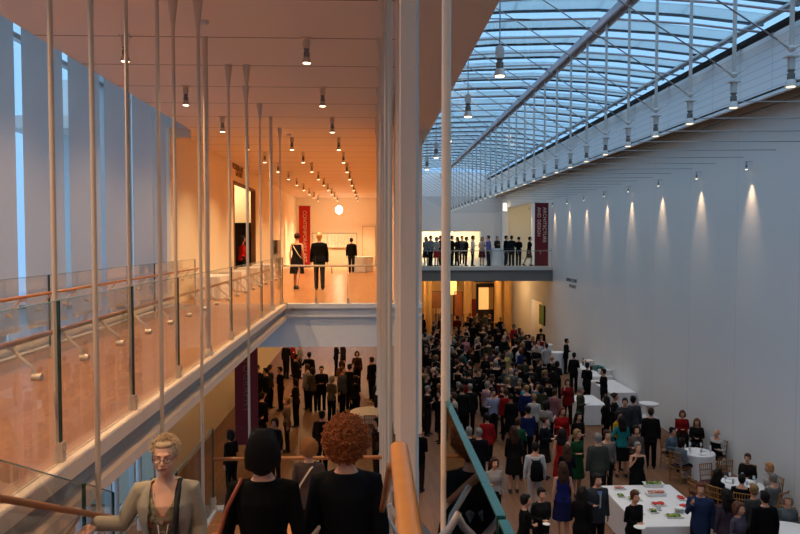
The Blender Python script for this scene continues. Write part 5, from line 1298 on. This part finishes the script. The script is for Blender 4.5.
for u, v, h, sx, ps, rz, lab in SRV: court(u, v, h, sx, ps, 'jacket', (16, 16, 18), 'trousers', BLK, 'short', DKH, rz, lab, 1, 'servers in black')
# lanyards, ties, plates and packs
def find(lbl): return next(o for o in bpy.data.objects if o.get('label') == lbl)
o = find('man in grey suit with light blue shirt and tie near the buffet')
m = MB(); m.loft([(0, -.122, 1.08, .015, .012), (0, -.135, 1.25, .035, .015), (0, -.115, 1.43, .055, .03)], 10); m.build('shirt_front', cm((120, 160, 210)), o, True)
m = MB(); m.ring_tube([[(-.014, -.146, 1.10), (.014, -.146, 1.10), (.014, -.138, 1.10), (-.014, -.138, 1.10)], [(-.018, -.158, 1.4), (.018, -.158, 1.4), (.018, -.150, 1.4), (-.018, -.150, 1.4)]]); m.build('tie', cm((180, 196, 214)), o)
o = find('person in white shirt wearing a black backpack')
m = MB(); m.loft([(0, .20, .92, .13, .07), (0, .22, 1.0, .165, .10), (0, .21, 1.3, .15, .09), (0, .18, 1.42, .10, .05)], 18, .7); bp = m.build('backpack', cm((16, 18, 24)), None, True)
bp.location = o.location; bp.rotation_euler = o.rotation_euler; tag(bp, 'black backpack worn over the white shirt', 'backpack')
m = MB()
for s in (-1, 1): m.tube([(s * .10, .14, 1.42), (s * .11, 0, 1.47), (s * .115, -.13, 1.3), (s * .13, -.12, 1.1), (s * .14, .1, 1.0)], .018, 8)
m.build('shoulder_strap', cm((16, 18, 24)), bp, True)
o = find('short-haired woman in black holding a plate beside the buffet'); q = plate(o.location.x - .02, o.location.y - .38, 1.12, 'white plate held by the short-haired woman beside the buffet')
q = plate(find('short-haired woman in dark jacket looking at something in her hand').location.x + .03, find('short-haired woman in dark jacket looking at something in her hand').location.y - .36, 1.12, 'small plate held by the woman in dark jacket at the bottom', None, .08)
# ---- seated diners
def seat(u, v, sx, top, tc_, hr, hc_, tab, lab, ps='sitting', h=.98, group='seated diners', bt='trousers', bc_=BLK):
    p = atZ(u, v, 1.33 * h); rz = face_to(p.x, p.y, tab[0], tab[1])
    d = Vector((p.x - tab[0], p.y - tab[1])); L = max(d.length, tab[2] + .28); d = d.normalized() * L; x, y = min(tab[0] + d.x, XR - .35), tab[1] + d.y
    o = person((x, y, 0), rz, ps, sx, top, bt, tc_, bc_, hr, hc_, 0, h, lab, group)
    chair(x + .02 * math.sin(rz), y, rz, 'gilt chair of the ' + lab[:70]); placed.append((x, y, .35, tc_)); return o
T1, T2, T3 = tabs
seat(688, 409, 'f', 'shirt', (150, 20, 26), 'bob', (110, 52, 36), T1, 'woman in red scarf and top at the wall table')
seat(698, 417, 'f', 'jacket', (36, 32, 34), 'long', (112, 66, 40), T1, 'long-haired woman beside the red-scarfed one')
seat(671, 426, 'f', 'shirt', (96, 116, 132), 'short', DKH, T1, 'woman in blue-grey top at the left of the wall table')
seat(686, 436, 'f', 'shirt', (110, 122, 134), 'bob', DKH, T1, 'woman in pale grey-blue with her back to the viewer')
seat(726, 428, 'm', 'shirt', (200, 196, 192), 'bald', GYH, T1, 'man in white shirt and black vest by the wall', 'sitting_down')
o = find('man in white shirt and black vest by the wall'); 
c = child('vest', cloth_mesh('sleeveless', 'sitting_down', 'm', .018), cm((20, 20, 26)), o); c.scale = (1.05, 1.10, 1.0)
seat(748, 452, 'f', 'jacket', (44, 34, 34), 'short', (80, 44, 32), T2, 'woman in dark jacket over white at the right table')
seat(765, 462, 'f', 'shirt', (196, 190, 184), 'bob', (176, 120, 76), T2, 'fair-haired woman in white at the right table')
seat(775, 473, 'm', 'shirt', (118, 122, 122), 'short', GYH, T2, 'grey-haired man in grey shirt, right of the white-topped woman')
seat(742, 474, 'm', 'shirt', (16, 18, 26), 'short', DKH, T2, 'man in black with his back turned at the right table')
seat(717, 468, 'f', 'shirt', (28, 24, 28), 'long', DKH, T2, 'dark-haired woman at the left of the right table')
seat(789, 497, 'f', 'shirt', (96, 104, 108), 'bob', GYH, T3, 'grey-haired woman in patterned grey at the lower right corner')
for u, v, h, sx, ps, tp, tc_, bt, bc_, hr, hc_, rz, lab in (
 (754, 483, .97, 'f', 'arms_down', 'shirt', (70, 70, 72), 'trousers', BLK, 'short', BLH, PI, 'fair-haired person in dark grey right behind the man in black'),
 (727, 488, .98, 'f', 'arms_down', 'shirt', (74, 60, 74), 'trousers', BLK, 'long', DKH, PI, 'long-haired person in plum, lower right'),
 (738, 500, .97, 'f', 'one_bent', 'shirt', (82, 76, 94), 'trousers', BLK, 'bob', (88, 54, 40), .5, 'brown-haired person in mauve at the bottom, lower right'),
 (765, 490, 1.0, 'm', 'arms_down', 'jacket', (14, 14, 18), 'trousers', BLK, 'short', DKH, PI, 'broad man in black seen from behind at the bottom, lower right')):
    court(u, v, h, sx, ps, tp, tc_, bt, bc_, hr, hc_, rz, lab)
# loose chairs
for i, (dx, dy, rz, t, lab) in enumerate(((-.75, -.45, 2.2, T2, 'empty gilt chair left of the right table'), (-1.0, .1, 1.7, T2, 'empty gilt chair between the two dinner tables'), (.2, -1.0, PI, T1, 'empty gilt chair at the near side of the wall table'), (-.3, .95, .2, T2, 'empty gilt chair behind the right table'))):
    chair(t[0] + dx, t[1] + dy, rz, lab); placed.append((t[0] + dx, t[1] + dy, .3, BRN))
# glasses and plates on dinner tables
gw = mat('glassware', (220, 226, 230), .08, spec=.8, trans=.3)
g0 = None
for ti, t in enumerate((T1, T2)):
    for k in range(7):
        a = k * .9 + ti; x, y = t[0] + .36 * math.cos(a), t[1] + .36 * math.sin(a)
        if g0 is None:
            g0 = empty('wine_glass', (x, y, .76), 0, 'x', 'glass', 'glasses on the dinner tables')
            MB().lathe([(.032, 0), (.032, .004), (.005, .008), (.005, .08)], 14).build('stem', gw, g0, True); MB().lathe([(.006, .08), (.032, .11), (.034, .15), (.028, .19), (.026, .19), (.03, .15), (.02, .11)], 14).build('bowl', gw, g0, True); g = g0
        else: g = dup(g0, (x, y, .76))
        g['label'] = '%s wine glass of the ring on the %s, counted anticlockwise from its right side' % ('first second third fourth fifth sixth seventh'.split()[k], 'wall-side table' if ti == 0 else 'right table')
    for k in range(3): plate(t[0] + .25 * math.cos(k * 2.1 + .5), t[1] + .25 * math.sin(k * 2.1 + .5), .761, 'white plate at the %s of the %s' % (['right far side', 'left side', 'near side'][k], 'wall-side dinner table' if ti == 0 else 'right dinner table'), 'plates on the dinner tables', .11)
# ---- lower gallery seen through the stairwell
LG = [(257.5, 368, 'm', 'one_bent', CHAR, 'short', DKH, 'man in charcoal at the far left of the lower gallery'), (266, 371, 'm', 'arms_down', BLK, 'short', DKH, 'man in black second from the left in the lower gallery'), (270, 366, 'f', 'arms_down', GRY, 'short', BRH, 'woman in grey behind the black-clad man, lower gallery'),
 (280.5, 368, 'f', 'both_bent', BLK, 'short', DKH, 'slim figure in black alone before the orange floor, lower gallery'), (286, 344, 'm', 'one_bent', BLK, 'short', DKH, 'figure in black far back at the left, lower gallery'), (293, 342, 'f', 'one_bent', (150, 26, 26), 'short', DKH, 'figure in red far back in the lower gallery'), (299.5, 344, 'f', 'one_bent', (120, 120, 116), 'short', DKH, 'figure in patterned black and white far back, lower gallery'),
 (296, 357, 'm', 'both_bent', CHAR, 'short', DKH, 'man in dark suit with papers, lower gallery centre'), (309, 355, 'm', 'pointing', BLK, 'short', DKH, 'man in black stretching out an arm, lower gallery'), (307.5, 367, 'm', 'one_bent', (150, 144, 138), 'short', BRH, 'man in pale shirt, lower gallery centre'), (313, 369, 'f', 'both_bent', (70, 60, 56), 'bob', DKH, 'woman in brown facing the pale shirt, lower gallery'),
 (321.5, 369, 'm', 'both_bent', BLK, 'short', DKH, 'man in black right of the pale shirt, lower gallery'), (336, 342, 'f', 'one_bent', BLK, 'short', DKH, 'tall figure in black at the upper right, lower gallery'), (343, 343, 'm', 'arms_down', CHAR, 'short', DKH, 'figure in charcoal next to the tall black one, upper right'), (341, 362, 'f', 'both_bent', (130, 84, 70), 'bob', BRH, 'woman in rust brown by the white table, lower gallery'), (342.5, 370, 'm', 'arms_down', (72, 78, 84), 'short', BRH, 'man in slate shirt by the white table, lower gallery'),
 (349.5, 367, 'm', 'one_bent', BLK, 'short', DKH, 'man in black at the right of the white table, lower gallery'), (331.5, 377, 'f', 'both_bent', (90, 80, 74), 'bob', GYH, 'grey-haired woman in taupe left of the white table'), (287, 399, 'f', 'arms_down', (120, 92, 72), 'short', BLH, 'fair-haired person in tan just above the woman on the landing'), (296, 380, 'f', 'both_bent', (40, 30, 32), 'bob', DKH, 'woman in dark brown standing mid floor, lower gallery'),
 (262, 396, 'm', 'arms_down', BLK, 'short', DKH, 'man in black near the banner foot, lower gallery'), (250, 405, 'm', 'one_bent', (30, 26, 30), 'short', DKH, 'dark figure between banner and black-haired woman'), (231, 432, 'f', 'one_bent', (34, 28, 28), 'bob', DKH, 'dark figure behind the landing rail beside the banner'), (275, 420, 'f', 'arms_down', (40, 30, 34), 'bob', DKH, 'dark-haired figure just right of the black bobbed hair'), (322, 415, 'm', 'arms_down', (36, 26, 26), 'short', DKH, 'dark figure between the curly heads, lower gallery'), (356, 377, 'f', 'one_bent', BLK, 'bob', DKH, 'woman in black standing behind the white table, lower right'), (379, 381, 'm', 'arms_down', (52, 40, 36), 'short', GYH, 'man in brown at the right edge of the lower gallery'), (377, 420, 'f', 'arms_down', (60, 26, 28), 'bob', DKH, 'figure in dark red right of the curly red hair'), (372, 360, 'm', 'one_bent', (26, 24, 28), 'short', DKH, 'man in black beyond the white table, lower right'), (357, 352, 'f', 'one_bent', (70, 40, 34), 'bob', BRH, 'woman in maroon brown far back at the right, lower gallery')]
rr = random.Random(9)
for u, v, sx, ps, c_, hr, hc_, lab in LG:
    p = atZ(u, v, 1.76); placed.append((p.x, p.y, .3, c_))
    person((p.x, p.y, 0), rr.uniform(-PI, PI), ps, sx, 'jacket' if sx == 'm' else 'shirt', 'trousers', c_, BLK, hr, hc_, rr.choice((0, 1)), 1.07 if sx == 'm' else 1.03, lab, 'guests in the lower gallery')
for i, (dx, dy, rz) in enumerate(((-.95, 0, 1.57), (.0, -.98, PI), (.9, .2, -1.57), (0, .95, 0))): chair(tabl[0] + dx, tabl[1] + dy, rz, 'gilt chair at the %s side of the round table under the fascia' % ['left', 'near', 'right', 'far'][i])
# ---- the packed crowd
CN = {BLK: 'black', CHAR: 'charcoal', NAVY: 'navy', GRY: 'grey', BRN: 'brown', WHT: 'white', CRM: 'cream', RED: 'red', TEAL: 'teal', GRN: 'green', YEL: 'yellow', PNK: 'pink', LBL: 'pale blue', BLU: 'blue', PUR: 'purple', OLV: 'olive'}
HN = {DKH: 'dark', BRH: 'brown', GYH: 'grey', BLH: 'fair', AUH: 'auburn'}
pal = [BLK] * 22 + [CHAR] * 9 + [NAVY] * 4 + [GRY] * 3 + [BRN] * 3 + [WHT] * 2 + [CRM, RED, TEAL, GRN, PNK, LBL, BLU, PUR, PUR, OLV, OLV]
rr = random.Random(21); crowd = []
def free(x, y, d): return all((x - a) ** 2 + (y - b) ** 2 > (d * .5 + r_) ** 2 for a, b, r_, _ in placed)
tries = 0
while len(crowd) < 174 and tries < 40000:
    tries += 1
    Y = rr.uniform(17.5, 51) ; 
    xm = 6.3 + (Y - 17) * .15 if Y > 24 else 5.6 + (Y - 17) * .1
    x = rr.uniform(.9, min(xm, 10.2))
    if Y > 40 and x > 8.8: continue
    keep = 1.0 if 24 < Y < 41 else (.38 if Y >= 41 else .30)
    if rr.random() > keep: continue
    d = .44 if Y > 24 else .62
    if not free(x, Y, d): continue
    placed.append((x, Y, .24, None)); crowd.append((x, Y))
pose_l = ['arms_down', 'one_bent', 'both_bent', 'drink_up', 'arms_crossed', 'hand_on_hip', 'carrying']
PN = {'arms_down': 'arms down', 'one_bent': 'one arm bent', 'both_bent': 'both hands in front', 'drink_up': 'raising a hand', 'arms_crossed': 'arms folded', 'hand_on_hip': 'hand on hip', 'carrying': 'holding something'}
info = []
for x, y in crowd:
    sx = rr.choice('mf'); c_ = rr.choice(pal); hcx = rr.choice([DKH] * 8 + [BRH] * 6 + [GYH] * 2 + [BLH] * 2 + [AUH]); st_ = rr.choice(['short', 'short', 'bald']) if sx == 'm' else rr.choice(['bob', 'long', 'bun', 'short'])
    if st_ == 'bald' and rr.random() < .5: st_ = 'short'
    tp = rr.choice(['jacket', 'jacket', 'shirt']) if sx == 'm' else rr.choice(['shirt', 'jacket', 'dress', 'sleeved_dress'])
    ps = rr.choice(pose_l); info.append([x, y, sx, c_, hcx, st_, tp, ps])
def zone(x, y):
    u = 372 + 700 * x / y
    d = 'under the far balcony' if y > 41.5 else ('in the far crowd' if y > 35 else ('in the mid crowd' if y > 28.5 else ('in the nearer crowd' if y > 23 else 'at the front of the crowd')))
    s_ = 'left of the thick pole' if u < 440 else ('just right of the pole' if u < 470 else ('centre' if u < 515 else 'towards the right wall'))
    return d + ', ' + s_
labs = {}; seen = set()
out = []
for q in info:
    x, y, sx, c_, hcx, st_, tp, ps = q
    gar = {'jacket': 'jacket', 'shirt': 'top', 'dress': 'dress', 'sleeved_dress': 'long-sleeved dress'}[tp]
    hair = 'bald person' if st_ == 'bald' else '%s-haired person' % HN[hcx]
    lab = '%s in %s %s, %s' % (hair, CN[c_], gar, zone(x, y)); out.append(lab); labs.setdefault(lab, []).append(q)
for q, lab in zip(info, out):
    x, y, sx, c_, hcx, st_, tp, ps = q
    if len(labs[lab]) > 1:
        lab2 = lab.replace(' person', ' %s' % ('man' if sx == 'm' else 'woman')).replace(', ', ', %s, ' % PN[ps], 1); lab = lab2
    if lab in seen: lab = lab.replace('-haired', ' %s-haired' % {'short': 'short', 'bob': 'bob', 'long': 'long', 'bun': 'tied'}.get(st_, 'short'), 1).replace('raising a hand', 'hand raised').replace('both hands in front', 'hands together')
    seen.add(lab); words = lab.split(); lab = ' '.join(words[:16])
    facing = rr.choice([rr.uniform(-PI, PI), rr.uniform(-PI, PI), PI + rr.uniform(-.6, .6)])
    person((x, y, 0), facing, ps, sx, tp, None if 'dress' in tp else ('trousers' if rr.random() < .8 or sx == 'm' else 'skirt'), c_, rr.choice([BLK, CHAR, NAVY, BRN]), st_, hcx, rr.choice([0, 0, 0, 1, 2, 3]), (1.04 if sx == 'm' else .99) * rr.uniform(.96, 1.05), lab, 'guests in the court')
print('PEOPLE', sum(1 for o in bpy.data.objects if o.get('category') == 'person'))
